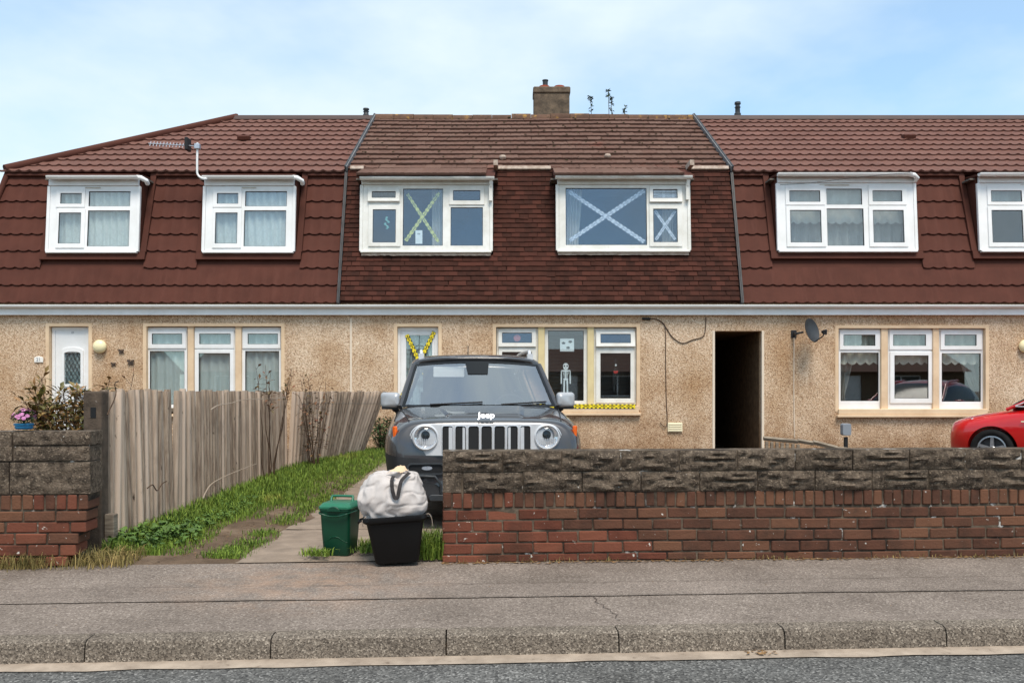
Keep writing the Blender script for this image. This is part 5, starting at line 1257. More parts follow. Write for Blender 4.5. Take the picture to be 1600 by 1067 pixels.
wheels_z = .34
jp = thing('parked_car', 'dark grey off-road car with round headlights parked facing the street', 'car', (-0.222, 7.84, .032), R(5))
prof = lambda *a: list(a)
JS = [
 (0.02, [(0,.27,-.03),(.52,.27,-.02),(.66,.33,0),(.71,.66,0),(.695,.80,.03),(.64,.895,.07),(.40,.915,.05),(0,.92,.03)]),
 (0.03, [(0,.25,-.06),(.58,.25,-.04),(.745,.32,-.01),(.80,.68,-.0),(.775,.82,.03),(.685,.925,.08),(.42,.94,.06),(0,.945,.04)]),
 (0.14, [(0,.22),(.64,.22),(.82,.31),(.87,.69),(.84,.83),(.715,.955),(.43,.968),(0,.973)]),
 (0.40, [(0,.20),(.70,.20),(.875,.30),(.925,.70),(.888,.885),(.735,.99),(.45,1.003),(0,1.01)]),
 (0.80, [(0,.20),(.72,.20),(.885,.30),(.925,.67),(.895,.925),(.755,1.03),(.47,1.04),(0,1.047)]),
 (1.15, [(0,.20),(.72,.20),(.88,.30),(.91,.66),(.885,.955),(.795,1.055),(.48,1.066),(0,1.072)]),
 (1.50, [(0,.20),(.72,.20),(.875,.30),(.90,.64),(.88,.965),(.81,1.06),(.5,1.06),(0,1.06)]),
 (2.60, [(0,.20),(.72,.20),(.875,.30),(.90,.64),(.88,.975),(.82,1.06),(.5,1.06),(0,1.06)]),
 (3.80, [(0,.22),(.72,.22),(.87,.32),(.89,.64),(.87,.985),(.81,1.07),(.5,1.07),(0,1.07)]),
 (4.14, [(0,.28),(.66,.28),(.80,.36),(.83,.64),(.81,.97),(.76,1.07),(.5,1.07),(0,1.07)]),
 (4.20, [(0,.34),(.58,.34),(.72,.40),(.76,.64),(.74,.94),(.70,1.05),(.45,1.05),(0,1.05)])]
body = loft_body('body', jp, JS, [M['car_grey'], M['cladding']], [1, 1, 1, 0, 0, 0, 0], (.80, 3.37), .405, .60)
bvh = BVHTree.FromPolygons([v.co for v in body.data.vertices], [p_.vertices for p_ in body.data.polygons])
def top(x, y): 
    h = bvh.ray_cast(Vector((x, y, 3)), Vector((0, 0, -1))); return h[0].z if h[0] else 1.0
def frontY(x, z):
    h = bvh.ray_cast(Vector((x, -2, z)), Vector((0, 1, 0))); return h[0].y if h[0] else .1
# raised bonnet centre, shut lines
def bon(u, t):
    y = .16 + (1.02 - .16)*t; wmax = .30 + .10*t; x = (u*2 - 1)*(wmax + .06); k = max(0, min(1, (wmax + .06 - abs(x))/.07)); k = k*k*(3 - 2*k)
    kt = min(1, t/.06)*min(1, (1 - t)/.12); kt = kt*kt*(3 - 2*kt)
    return (x, y, top(x, y) - .004 + (.004 + .020)*k*kt)
MB().grid(bon, 48, 40).build('bonnet_bulge', M['car_grey'], body, normals=False, smooth=180)
for s_ in (-1, 1):
    b = MB(); b.tube([(s_*(.70 + .09*t - .02*(1 - t)), .17 + .95*t, top(s_*(.68 + .10*t), .17 + .95*t) + .001) for t in [i/14 for i in range(15)]], .005, 5); b.build('shut_line', M['ink'], body)
# silver face with seven slots
fp = empty('grille_panel', (0, 0, 0), 0, jp)
zc_, hw_, hh_ = .785, .675, .140
out_l = rrect(0, zc_, hw_, hh_, .135, 8)
b = MB(); n_ = len(out_l)
def face_y(x): return -.008 + .075*(abs(x)/.69)**2.2
rs = []
for off, sc_ in ((.05, 1.0), (.006, 1.0), (0, .975)):
    rs.append([(x*(1 if sc_ == 1 else .99), face_y(x) + off, zc_ + (z - zc_)*(1 if sc_ == 1 else .955)) for x, z in out_l])
b.rings(rs, cap1=False)
# fill the face by strips so that it follows the curve
inner = rs[-1]
half = n_//2
srt = sorted(range(n_), key=lambda i: inner[i][0])
b.grid(lambda u, t: (lambda x: (x, face_y(x) - .0005, zc_ + (2*t - 1)*(hh_*.955 if abs(x) < hw_*.99 - .135 else (lambda d: (hh_*.955 - .129) + math.sqrt(max(0, .129**2 - min(d, .129)**2)) if True else 0)(abs(x) - (hw_*.99 - .135)))))((2*u - 1)*hw_*.985), 90, 4)
b.build('face', M['silver'], fp, smooth=40)
for k in range(7):
    xk = (k - 3)*.1135; yk = face_y(xk)
    o_, i_ = rrect(xk, .788, .0490, .124, .022, 4), rrect(xk, .788, .0430, .117, .018, 4)
    b = MB(); b.ring(o_, i_, yk - .009, yk + .01); b.build('slot_rim', M['bowl'], fp, smooth=40, bevel=.003)
    i2 = rrect(xk, .788, .0385, .112, .015, 4); b = MB(); b.ring(i_, i2, yk - .004, yk + .008); b.build('slot_lip', M['gloss_black'], fp)
    b = MB(); b.prism(i2, yk - .0015, yk + .004); b.build('slot_mesh', M['rubber'], fp)
for s_ in (-1, 1):
    X_ = s_*.533; yk = face_y(X_) - .005; hd = empty('headlight', (X_, yk, .808), 0, jp)
    b = MB(); b.lathe([(.112, .02), (.116, -.006), (.111, -.022), (.103, -.026), (.096, -.016), (.095, .01)], (0, 0, 0), 'y', 48); b.build('bezel', M['silver'], hd, smooth=50)
    b = MB(); b.lathe([(.096, -.012), (.084, -.002), (.066, .012), (.045, .020), (.03, .016), (.001, .015)], (0, 0, 0), 'y', 22); b.build('reflector', M['bowl'], hd)
    b = MB(); b.lathe([(.036, .016), (.038, -.006), (.031, -.012), (.02, -.009), (.001, -.008)], (0, 0, .022), 'y', 28); b.build('projector', M['gloss_black'], hd, smooth=40)
    b = MB()
    for k in range(8):
        xx = -.063 + .018*k; b.box(xx - .003, xx + .003, -.012, .010, -.070 + .25*abs(xx), -.012)
    b.build('reflector_ribs', M['silver'], hd)
    b = MB(); b.lathe([(.095, -.014), (.085, -.026), (.06, -.036), (.03, -.041), (.001, -.042)], (0, 0, 0), 'y', 40); b.build('lens', M['lens'], hd, smooth=60)
    xm = s_*.835; ym = frontY(s_*.80, .80)
    b = MB(); b.prism(rrect(0, 0, .017, .068, .013, 4), -.012, .02); b.xf(Matrix.Translation((s_*.802, frontY(s_*.802, .83) + .004, .835)) @ Matrix.Rotation(s_*R(48), 4, 'Z') @ Matrix.Rotation(s_*R(6), 4, 'Y')); b.build('side_marker', M['orange'], jp, bevel=.004)
    # bumper details: fog lamp in a framed recess, lower intake trim
    yb_ = frontY(s_*.52, .50)
    b = MB(); b.ring(rrect(s_*.53, .535, .165, .052, .04, 5), rrect(s_*.53, .535, .15, .038, .03, 5), yb_ - .02, yb_ + .05); b.build('fog_surround', M['plastic_dark'], jp, smooth=40)
    b = MB(); b.prism(rrect(s_*.53, .535, .15, .038, .03, 5), yb_ - .004, yb_ + .04); b.build('fog_recess', M['ink'], jp)
    fl = MB(); fl.prism(ell(s_*.52, .54, .048, .020, 20), yb_ - .010, yb_); fl.build('fog_lamp', M['alu'], jp, bevel=.006)
    b = MB(); b.tube([(s_*.66, yb_ + .03, .46), (s_*.60, yb_ - .015, .475), (s_*.45, yb_ - .03, .47), (s_*.40, yb_ - .03, .40), (s_*.40, yb_ - .02, .32)], .012, 8); b.build('bumper_trim', M['plastic_dark'], jp, smooth=50)
b = MB(); b.prism(rrect(0, .42, .36, .085, .03), frontY(0, .42) - .012, frontY(0, .42) + .05); b.build('lower_intake', M['ink'], jp, bevel=.006)
b = MB(); b.prism(rrect(0, .285, .50, .028, .02), frontY(0, .30) - .02, frontY(0, .30) + .05); b.build('skid_plate', M['plastic_dark'], jp, bevel=.006)
text_obj('badge', 'Jeep', .074, M['alu'], jp, Matrix.Translation((0, .046, top(0, .10) + .044)) @ Matrix.Rotation(R(64), 4, 'X') @ Matrix.Scale(1.15, 4, Vector((1, 0, 0))), .006, .0016)
# greenhouse
WB, WTp = 1.17, 1.74
def scr(u, t):
    x_ = 2*u - 1; hwid = .785 + (.660 - .785)*t; y = WB + (WTp - WB)*t + .13*x_*x_*(1 - .3*t); z = 1.052 + (1.530 - 1.052)*t - .035*x_*x_*t - .035*(1 - t)*0 + .025*math.sin(math.pi*t)*0
    return Vector((x_*hwid, y, z))
MB().grid(lambda u, t: scr(u, t), 24, 14).build('windscreen', M['screen'], jp, normals=False, smooth=180)
b = MB(); g = .045                                    # black edge band of the screen
def band(f0, f1, n=30):
    A = [f0(i/n) + Vector((0, -.004, .002)) for i in range(n+1)]; B = [f1(i/n) + Vector((0, -.004, .002)) for i in range(n+1)]
    b.add(A + B, [(i, i+1, n+2+i, n+1+i) for i in range(n)])
band(lambda t: scr(t, 1), lambda t: scr(.025 + .95*t, .96)); band(lambda t: scr(t, 0), lambda t: scr(.02 + .96*t, .045)); band(lambda t: scr(0, t), lambda t: scr(.02, .04 + .92*t)); band(lambda t: scr(1, t), lambda t: scr(.98, .04 + .92*t))
b.build('screen_edge', M['gloss_black'], jp, normals=False)
b = MB(); b.grid(lambda u, t: scr(.5 + (u - .5)*(.19 - .04*t), .97 - .27*t) + Vector((0, -.005, .003)), 10, 6); b.build('sensor_housing', M['gloss_black'], jp, normals=False)
RS = [(1.70, [(0,1.45,.0),(.56,1.42,.12),(.625,1.44,.13),(.645,1.475,.13),(.60,1.525,.11),(.38,1.55,.03),(0,1.558,0)]),
      (1.78, [(0,1.46),(.58,1.42,.12),(.64,1.44,.13),(.662,1.48,.13),(.62,1.545,.10),(.40,1.575,.03),(0,1.585,0)]),
      (2.2, [(0,1.48),(.60,1.42),(.66,1.44),(.68,1.49),(.635,1.58),(.42,1.61),(0,1.62)]),
      (3.2, [(0,1.48),(.60,1.42),(.66,1.44),(.68,1.49),(.635,1.59),(.42,1.62),(0,1.63)]),
      (3.95, [(0,1.46),(.58,1.42),(.64,1.44),(.66,1.48),(.61,1.56),(.40,1.59),(0,1.60)]),
      (4.05, [(0,1.46),(.54,1.43),(.60,1.44),(.62,1.47),(.57,1.53),(.38,1.55),(0,1.56)])]
rs = []
for y, pr in RS:
    pr = [(p_ + (0,))[:3] for p_ in pr]; rs.append([(x*1.065, y + dy, z + .012) for x, z, dy in pr] + [(-x*1.065, y + dy, z + .012) for x, z, dy in reversed(pr[1:-1])])
b = MB(); b.rings(rs); o = b.build('roof', M['car_grey'], jp); md = o.modifiers.new('s', 'SUBSURF'); md.levels = 2; apply_mods(o); o.data.polygons.foreach_set('use_smooth', [True]*len(o.data.polygons))
for s_ in (-1, 1):
    b = MB(); pts = []
    for i in range(11):
        t = i/10; c = scr(1 if s_ > 0 else 0, t); pts.append(c + Vector((s_*.018, .02, -.004)))
    b.tube(pts, .028, 8); b.build('front_pillar', M['car_grey'], jp, smooth=60)
    side = [(1.34, 1.05, .835), (1.92, 1.46, .672), (3.9, 1.47, .672), (4.08, 1.07, .82)]
    b = MB(); b.add([(s_*x, y, z) for y, z, x in side] + [(s_*(x - .02), y, z) for y, z, x in side], [(0,1,2,3), (7,6,5,4), (0,4,5,1), (1,5,6,2), (2,6,7,3), (3,7,4,0)]); b.build('side_glass', M['gloss_black'], jp)
    for ya, wd in ((2.35, .06), (3.2, .09), (3.85, .14)):
        b = MB(); b.tube([(s_*.845, ya, 1.05), (s_*.682, ya + .04, 1.48)], wd*.5, 4); b.build('pillar', M['gloss_black'], jp)
    rl = MB(); rl.tube(smooth_path([(s_*.595, 1.98, 1.575), (s_*.595, 2.03, 1.625), (s_*.60, 2.16, 1.655), (s_*.605, 2.8, 1.665), (s_*.605, 3.5, 1.655), (s_*.60, 3.68, 1.59)]), .019, 8); rl.box(s_*.595 - .03, s_*.595 + .03, 1.95, 2.05, 1.56, 1.62); rl.build('roof_rail', M['silver'], jp, smooth=50)
    # door mirror
    mr = empty('door_mirror', (s_*.905, 1.42, 1.112), 0, jp)
    b = MB(); rs = []
    for yy, k in ((-.075, .55), (-.068, .82), (-.04, .97), (.0, 1.0), (.045, .97), (.06, .90)):
        rs.append([(x*k, yy + .03*s_*x/.1, z*k) for x, z in rrect(0, .01, .098, .078, .035, 5)])
    b.rings(rs); b.build('cap', M['mirror_cap'], mr, smooth=60)
    b = MB(); b.prism(rrect(0, -.07, .085, .016, .012), -.045, .05); b.tube([(-s_*.03, .02, -.075), (-s_*.07, .03, -.105), (-s_*.10, .05, -.115)], .026, 8); b.build('base', M['cladding'], mr, smooth=50)
    MB().prism(rrect(0, .01, .085, .065, .03, 5), .061, .066).build('mirror_glass', M['chrome'], mr)
    for wy in (.80, 3.37): wheel(jp, s_*.775, wy, .345, s_, .225, .215)
# wipers, aerial, cabin
for x0_, x1_, dz in ((-.50, .03, 0), (.22, .70, .0)):
    b = MB(); pts = []
    for i in range(9):
        t = i/8; u = ((x0_ + (x1_ - x0_)*t)/.785 + 1)/2; c = scr(u, .035 + (.05 if x0_ < 0 else .06)*t); pts.append(c + Vector((0, -.014, .008)))
    b.tube(pts, .009, 6); b.build('wiper', M['ink'], jp, smooth=50)
b = MB(); b.tube([(-.02, 3.75, 1.62), (-.015, 3.85, 1.80)], .006, 6); b.lathe([(.03, 0), (.02, .02), (.008, .03)], (-.02, 3.75, 1.605), n=10); b.build('aerial', M['ink'], jp)
b = MB(); b.box(-.73, .73, 1.25, 1.75, .80, 1.03); b.box(-.73, .73, 1.30, 1.65, 1.03, 1.065); b.build('dashboard', M['cabin'], jp, bevel=.03)
for s_ in (-1, 1):
    b = MB(); b.box(s_*.37 - .24, s_*.37 + .24, 2.30, 2.46, .55, 1.20); b.box(s_*.37 - .13, s_*.37 + .13, 2.36, 2.46, 1.23, 1.40); b.tube([(s_*.37 - .05, 2.41, 1.15), (s_*.37 - .05, 2.41, 1.26)], .01, 6); b.tube([(s_*.37 + .05, 2.41, 1.15), (s_*.37 + .05, 2.41, 1.26)], .01, 6); b.build('seat', M['cabin'], jp, bevel=.05, seg=2)
b = MB(); b.box(-.62, .62, 3.05, 3.2, .55, 1.18); b.box(-.40, -.16, 3.10, 3.2, 1.20, 1.34); b.box(.16, .40, 3.10, 3.2, 1.20, 1.34); b.build('rear_seat', M['cabin'], jp, bevel=.05, seg=2)
b = MB(); b.tube([(.37 + .18*math.cos(R(a)), 1.86 + .07*math.sin(R(a)), 1.0 + .17*math.sin(R(a))) for a in range(0, 361, 15)], .015, 8); b.build('steering_wheel', M['rubber'], jp, smooth=60)
b = MB(); b.prism(rrect(-.30, 1.415, .165, .055, .012), 1.755, 1.77); b.build('sun_visor', M['visor'], jp, bevel=.004)
b = MB(); b.box(-.10, .10, 1.86, 1.89, 1.38, 1.44); b.build('rear_view_mirror', M['ink'], jp, bevel=.012)
b = MB(); b.box(-.66, .66, 1.8, 4.0, .42, .52); b.box(-.60, .60, 4.0, 4.04, .5, 1.5); b.build('cabin_shell', M['cabin'], jp)

# red hatchback nosed in towards the house
wheels_z = .315
TH = 44.0; ph = R(-90 - TH)
tgt = Vector((PX(1552, 14.0), 14.0)); wl_loc = Vector((.76, .84))
org = tgt - Vector((math.cos(ph)*wl_loc.x - math.sin(ph)*wl_loc.y, math.sin(ph)*wl_loc.x + math.cos(ph)*wl_loc.y))
rc_ = thing('parked_car', 'bright red hatchback cut off by the right picture edge', 'car', (org.x, org.y, .018), ph)
RSx = [(.0, [(0,.30,.0),(.40,.30,.06),(.52,.36,.10),(.56,.50,.10),(.55,.60,.12),(.46,.68,.12),(.3,.70,.10),(0,.71,.06)]),
       (.06, [(0,.24,.0),(.50,.24,.08),(.66,.32,.14),(.70,.50,.14),(.68,.62,.16),(.58,.72,.15),(.35,.75,.12),(0,.76,.08)]),
       (.40, [(0,.18),(.62,.18),(.80,.26),(.845,.54),(.815,.70),(.68,.79),(.42,.82),(0,.835)]),
       (.84, [(0,.16),(.66,.16),(.83,.26),(.868,.60),(.84,.78),(.70,.88),(.44,.905),(0,.915)]),
       (1.20, [(0,.16),(.66,.16),(.83,.26),(.865,.62),(.845,.86),(.72,.955),(.45,.97),(0,.975)]),
       (2.2, [(0,.16),(.66,.16),(.83,.26),(.862,.62),(.84,.93),(.72,1.0),(.45,1.0),(0,1.0)]),
       (3.4, [(0,.18),(.66,.18),(.83,.28),(.858,.64),(.83,.96),(.72,1.04),(.45,1.04),(0,1.04)]),
       (3.9, [(0,.26),(.6,.26),(.74,.34),(.78,.62),(.75,.92),(.66,1.03),(.42,1.04),(0,1.04)]),
       (3.98, [(0,.32),(.5,.32),(.64,.40),(.68,.62),(.65,.88),(.58,.98),(.38,1.0),(0,1.0)])]
loft_body('body', rc_, RSx, [M['car_red'], M['cladding']], [1, 0, 0, 0, 0, 0, 0], (.84, 3.30), .365, .60)
GS = [(.98, [(0,.90),(.70,.90),(.73,.955),(.70,.985),(.5,1.0),(0,1.01)]), (1.30, [(0,.90),(.76,.90),(.745,1.0),(.66,1.12),(.48,1.17),(0,1.19)]), (1.75, [(0,.90),(.77,.90),(.75,1.02),(.62,1.34),(.46,1.41),(0,1.43)]), (2.3, [(0,.90),(.77,.90),(.75,1.03),(.62,1.40),(.46,1.47),(0,1.49)]),
      (3.2, [(0,.90),(.77,.90),(.75,1.05),(.60,1.36),(.44,1.43),(0,1.45)]), (3.75, [(0,.90),(.74,.90),(.72,1.05),(.60,1.10),(.44,1.14),(0,1.15)])]
rs = []
for y, pr in GS: rs.append([(x, y, z) for x, z in pr] + [(-x, y, z) for x, z in reversed(pr[1:-1])])
b = MB(); b.rings(rs); n_ = len(rs[0])
for i in range((len(rs) - 1)*n_):
    j = i % n_; st_ = i//n_; row = j if j < 5 else n_ - 1 - j; b.m[i] = 0 if (row >= 3 and st_ >= 2) else 1
o = b.build('greenhouse', [M['car_red'], M['gloss_black']], rc_); md = o.modifiers.new('s', 'SUBSURF'); md.levels = 2; apply_mods(o); o.data.polygons.foreach_set('use_smooth', [True]*len(o.data.polygons))
for s_ in (-1, 1):
    b = MB(); b.tube(smooth_path([(s_*.735, 1.02, .935), (s_*.725, 1.28, 1.06), (s_*.66, 1.58, 1.25), (s_*.595, 1.9, 1.40), (s_*.585, 2.5, 1.445)]), .026, 8); b.build('front_pillar', M['car_red'], rc_, smooth=60)
    b = MB(); b.tube(smooth_path([(s_*.76, 2.4, 1.0), (s_*.77, 1.6, .985), (s_*.775, 1.22, .985), (s_*.765, 1.16, .995), (s_*.755, 1.24, 1.035), (s_*.715, 1.5, 1.17), (s_*.65, 1.75, 1.31)]), .010, 6); b.build('window_trim', M['silver'], rc_, smooth=60)
    mr = empty('door_mirror', (s_*.93, 1.64, .985), 0, rc_); b = MB(); rs = [[(x*k, yy, z*k) for x, z in rrect(0, .0, .085, .058, .035, 5)] for yy, k in ((-.08, .5), (-.065, .85), (-.02, 1), (.05, .95))]; b.rings(rs); b.build('cap', M['car_red'], mr, smooth=60)
    b = MB(); b.tube([(-s_*.08, 0, -.05), (-s_*.18, .02, -.08)], .02, 6); b.build('arm', M['cladding'], mr)
    b = MB(); b.add([(s_*.60, .16, .56), (s_*.70, .30, .58), (s_*.745, .50, .74), (s_*.70, .52, .80), (s_*.56, .22, .70), (s_*.48, .13, .60)] + [(s_*.55, .26, .56), (s_*.64, .36, .58), (s_*.69, .56, .72), (s_*.66, .58, .76), (s_*.52, .30, .68), (s_*.44, .22, .60)], [(0,1,2,3,4,5), (11,10,9,8,7,6)] + [(i, 6+i, 6+(i+1) % 6, (i+1) % 6) for i in range(6)]); b.build('headlight', M['alu'], rc_, smooth=60)
    b = MB(); b.prism(rrect(0, 0, .042, .011, .008), 0, .01, 'x'); b.xf(Matrix.Translation((s_*.866, 1.30, .76))); b.build('side_repeater', M['vent_cream'], rc_)
    for wy in (.84, 3.30): wheel(rc_, s_*.765, wy, .315, s_, .215, .20)
# ------------------------------------------------------------------ bins and bag by the wall end
def rr3(w, d, r, z, n=5, cx=0, cy=0): return [(cx + x, cy + y, z) for x, y in rrect(0, 0, w/2, d/2, r, n)]
gb = thing('food_caddy', 'dark green food waste caddy with a paler lid, standing beside the black box', 'caddy', (PX(532, 6.74), 6.74, gz(-1.3, 6.75) + .012), R(-9))
gb.scale = (.93, .93, .86)
rs = [rr3(.205, .22, .03, 0), rr3(.215, .23, .03, .012), rr3(.236, .262, .034, .20), rr3(.250, .290, .036, .385), rr3(.262, .302, .036, .388), rr3(.262, .302, .036, .402)]
b = MB(); b.rings(rs); b.build('bucket', M['green_plastic'], gb, smooth=30)
b = MB(); b.tube(smooth_path([(-.10, -.117, .115), (-.06, -.122, .135), (-.03, -.126, .158), (0, -.129, .166), (.03, -.126, .158), (.06, -.122, .135), (.10, -.117, .115)]), .006, 6); b.build('front_ridge', M['green_plastic'], gb, smooth=60)
rs = [rr3(.268, .308, .036, .404), rr3(.272, .312, .036, .41), rr3(.268, .308, .036, .424), rr3(.225, .25, .03, .452), rr3(.20, .21, .025, .456)]
b = MB(); b.rings(rs); b.build('lid', M['green_lid'], gb, smooth=30)
b = MB(); b.tube(smooth_path([(-.09, .03, .452), (-.088, .05, .487), (-.07, .055, .494), (.07, .055, .494), (.088, .05, .487), (.09, .03, .452)]), .011, 8); b.build('lid_grip', M['green_lid'], gb, smooth=60)
b = MB(); b.prism([(.055*math.cos(R(a)), .385 + .045*math.sin(R(a))) for a in range(0, 181, 15)], -.168, -.150); b.build('latch', M['green_plastic'], gb, bevel=.004)
b = MB(); b.tube(smooth_path([(-.137, -.0, .375), (-.12, -.155, .372), (-.06, -.166, .352), (0, -.168, .345), (.06, -.166, .352), (.12, -.155, .372), (.137, -.0, .375)]), .007, 6); b.build('handle', M['green_plastic'], gb, smooth=60)

bx = thing('recycling_box', 'open black plastic recycling box with the white bag in it', 'box', (PX(621, 6.50), 6.50, gz(-.8, 6.6) + .01), R(7))
bx.rotation_euler = (0, R(-3.2), R(7))
b = MB(); rs = [rr3(.30, .26, .03, 0), rr3(.31, .27, .03, .01), rr3(.40, .345, .04, .285), rr3(.41, .355, .04, .29), rr3(.445, .39, .05, .30), rr3(.455, .40, .05, .312), rr3(.450, .395, .05, .335), rr3(.435, .38, .05, .338), rr3(.415, .36, .045, .33), rr3(.30, .25, .03, .03)]
b.rings(rs); b.build('tub', M['black_plastic'], bx, smooth=30)
for s_ in (-1, 1):
    b = MB(); b.tube(smooth_path([(s_*.215, -.06, .31), (s_*.255, -.055, .30), (s_*.262, 0, .285), (s_*.255, .055, .30), (s_*.215, .06, .31)]), .008, 6); b.build('grip', M['black_plastic'], bx, smooth=60)
bg_ = thing('woven_bag', 'crumpled white woven bag with a dark strap, heaped in the black box', 'bag', (PX(616, 6.47), 6.50, bx.location.z + .325), R(4))
bg_.scale = (1.02, 1.0, .78)
# the heap is a coarse cage of cloth panels: hand-set outline, random facets, some edges kept sharp as creases
BO = [(-.10, -.15, .15, .12), (-.01, -.215, .20, .17), (.05, -.252, .236, .195), (.14, -.268, .236, .20), (.23, -.250, .215, .185), (.31, -.222, .195, .165), (.37, -.185, .165, .135), (.405, -.14, .12, .10), (.395, -.07, .05, .04)]
b = MB(); rb = random.Random(8); NB = 22; rs = []
for i, (h, xl, xr, dp_) in enumerate(BO):
    ring = []
    for j in range(NB):
        a_ = 2*math.pi*(j + .5*(i % 2) + rb.uniform(-.28, .28))/NB; c, s_ = math.cos(a_), math.sin(a_)
        cx_ = math.copysign(abs(c)**.8, c); sy_ = math.copysign(abs(s_)**.8, s_); k = 1 + rb.gauss(0, .045)*(1 if 0 < i < 8 else .3)
        valley = .05*math.exp(-((c - .1)/.35)**2) if i >= 6 and s_ < .3 else 0
        ring.append(((xl + xr)/2 + (xr - xl)/2*cx_*k, dp_*sy_*(k + rb.gauss(0, .05)), h + rb.gauss(0, .014) - valley + (.02*c if i < 2 else 0)))
    rs.append(ring)
b.rings(rs, cap0=False)
sk_ = b.build('sack', M['bag'], bg_)
cr_ = sk_.data.attributes.new('crease_edge', 'FLOAT', 'EDGE')
for e_ in cr_.data: e_.value = rb.choice((0, 0, .15, .35, .6, .8))
md = sk_.modifiers.new('s', 'SUBSURF'); md.levels = md.render_levels = 3; apply_mods(sk_)
for v in sk_.data.vertices:
    q_ = v.co*14; v.co += v.normal*(.006*noise.noise(q_) - .010*max(0, .16 - abs(noise.noise(v.co*9 + Vector((3, 1, 7)))))/.16)
sk_.data.polygons.foreach_set('use_smooth', [True]*len(sk_.data.polygons))
b = MB(); b.grid(lambda u, t: (-.005 + .10*(u - .5) + .05*t, -.10 + .08*t, .385 + .075*math.sin(math.pi*(.15 + .7*u))*(.4 + .6*t) + .012*noise.noise(Vector((u*6, t*5, 1)))), 14, 10); b.build('flap', M['cream'], bg_, normals=False, smooth=180)
def flat_strap(pts, wd, m, name):
    pts = smooth_path(pts, 8); b = MB(); A = []; B_ = []
    for i, p_ in enumerate(pts):
        d = (pts[min(i+1, len(pts)-1)] - pts[max(i-1, 0)]).normalized(); n_ = d.cross(Vector((0, -1, .2))).normalized()*wd
        A.append(p_ + n_); B_.append(p_ - n_)
    n = len(pts); vs = A + B_ + [v + Vector((0, .006, 0)) for v in A + B_]
    b.add(vs, [(i, i+1, n+i+1, n+i) for i in range(n-1)] + [(2*n+i, 3*n+i, 3*n+i+1, 2*n+i+1) for i in range(n-1)] + [(i, 2*n+i, 2*n+i+1, i+1) for i in range(n-1)] + [(n+i, n+i+1, 3*n+i+1, 3*n+i) for i in range(n-1)])
    return b.build(name, m, bg_, normals=True, smooth=60)
flat_strap([(.0, -.125, .375), (-.008, -.195, .345), (-.004, -.225, .27), (.010, -.232, .20), (.022, -.234, .185), (.034, -.232, .20), (.044, -.222, .27), (.060, -.19, .345), (.11, -.12, .405)], .013, M['strap'], 'strap')
b = MB(); b.tube(smooth_path([(.21, -.12, .0), (.24, -.13, .03), (.262, -.12, -.01), (.27, -.10, -.09)]), .003, 5); b.tube(smooth_path([(-.19, -.13, .01), (-.215, -.15, -.03), (-.21, -.15, -.08)]), .003, 5); b.build('loose_cord', M['dry_stem'], bg_)

# ------------------------------------------------------------------ plants
def leaf(b, p_, d, L, W, rnd, curl=.25):
    d = d.normalized(); s_ = d.cross(Vector((rnd.uniform(-.4, .4), rnd.uniform(-.4, .4), 1)))
    if s_.length < .05: s_ = Vector((1, 0, 0))
    s_.normalize(); up = s_.cross(d); t = rnd.random()
    m_ = p_ + d*L*.5 + up*L*curl*.4; e_ = p_ + d*L - up*L*curl*.3
    b.add([p_, m_ + s_*W, e_, m_ - s_*W, m_ - up*W*.35], [(0, 1, 4), (1, 2, 4), (2, 3, 4), (3, 0, 4)], 0, max(t, .001))
def shrub(name, label, cat, base, stems, leaf_n, L, W, mleaf, mstem, seed, spread=.5, height=1.0, up_bias=.4, r0=.012, leaf_from=.35, droop=0.0):
    rnd = random.Random(seed); e = thing(name, label, cat, base); sb = MB(); lb = MB()
    for k in range(stems):
        a = rnd.uniform(0, 2*math.pi); sp = spread*math.sqrt(rnd.random()); hh = height*rnd.uniform(.65, 1.0); pts = []
        ox_, oy_ = .06*math.cos(a), .06*math.sin(a)
        for i in range(8):
            t = i/7; pts.append(Vector((ox_ + sp*math.cos(a)*t**1.3 + .05*noise.noise(Vector((t*3, k, seed))), oy_ + sp*math.sin(a)*t**1.3 + .05*noise.noise(Vector((t*3, k, seed + 5))), hh*(t - droop*t*t))))
        sb.tube(pts, r0, 5, r0*.3)
        for j in range(leaf_n):
            t = leaf_from + (1 - leaf_from)*rnd.random(); i = min(6, int(t*7)); p_ = pts[i] + (pts[i+1] - pts[i])*(t*7 - i)
            d = Vector((rnd.gauss(0, 1), rnd.gauss(0, 1), rnd.gauss(up_bias, .6))); d.normalize(); tw = rnd.uniform(.01, .10)
            if tw > .03: sb.tube([p_, p_ + d*tw], .0022, 3)
            leaf(lb, p_ + d*tw, d + Vector((0, 0, rnd.uniform(-.5, .3))), L*rnd.uniform(.6, 1.15), W*rnd.uniform(.7, 1.1), rnd)
    sb.build('stems', mstem, e, normals=False, smooth=60); lb.build('foliage', mleaf, e, normals=False)
    return e
shrub('garden_shrub', 'bronze-green leafy shrub in front of the left white door', 'shrub', (PX(112, 9.4), 9.4, gz(-4, 9.4)), 28, 72, .105, .024, M['shrub_leaf'], M['stem'], 4, .42, 1.40, .35, .009, .38)
shrub('garden_shrub', 'tall thin red-tipped sprig rising behind the concrete post', 'shrub', (PX(184, 8.6), 8.6, gz(-4, 8.6)), 3, 7, .06, .014, M['rose_leaf'], M['stem'], 9, .14, 1.42, .5, .008, .7)
shrub('rose_bush', 'sparse brown rose stems above the fence in front of the grey lace window', 'rose bush', (PX(421, 11.5), 11.5, gz(-3.2, 11.5)), 8, 9, .07, .020, M['rose_leaf'], M['stem'], 14, .30, 1.50, .4, .008, .72)
shrub('rose_bush', 'withered reddish climber growing over the loose end of the fence', 'rose bush', (PX(491, 12.9), 12.9, gz(-3, 12.8)), 8, 26, .06, .020, M['rose_leaf'], M['stem'], 21, .22, 1.42, .1, .009, .2)
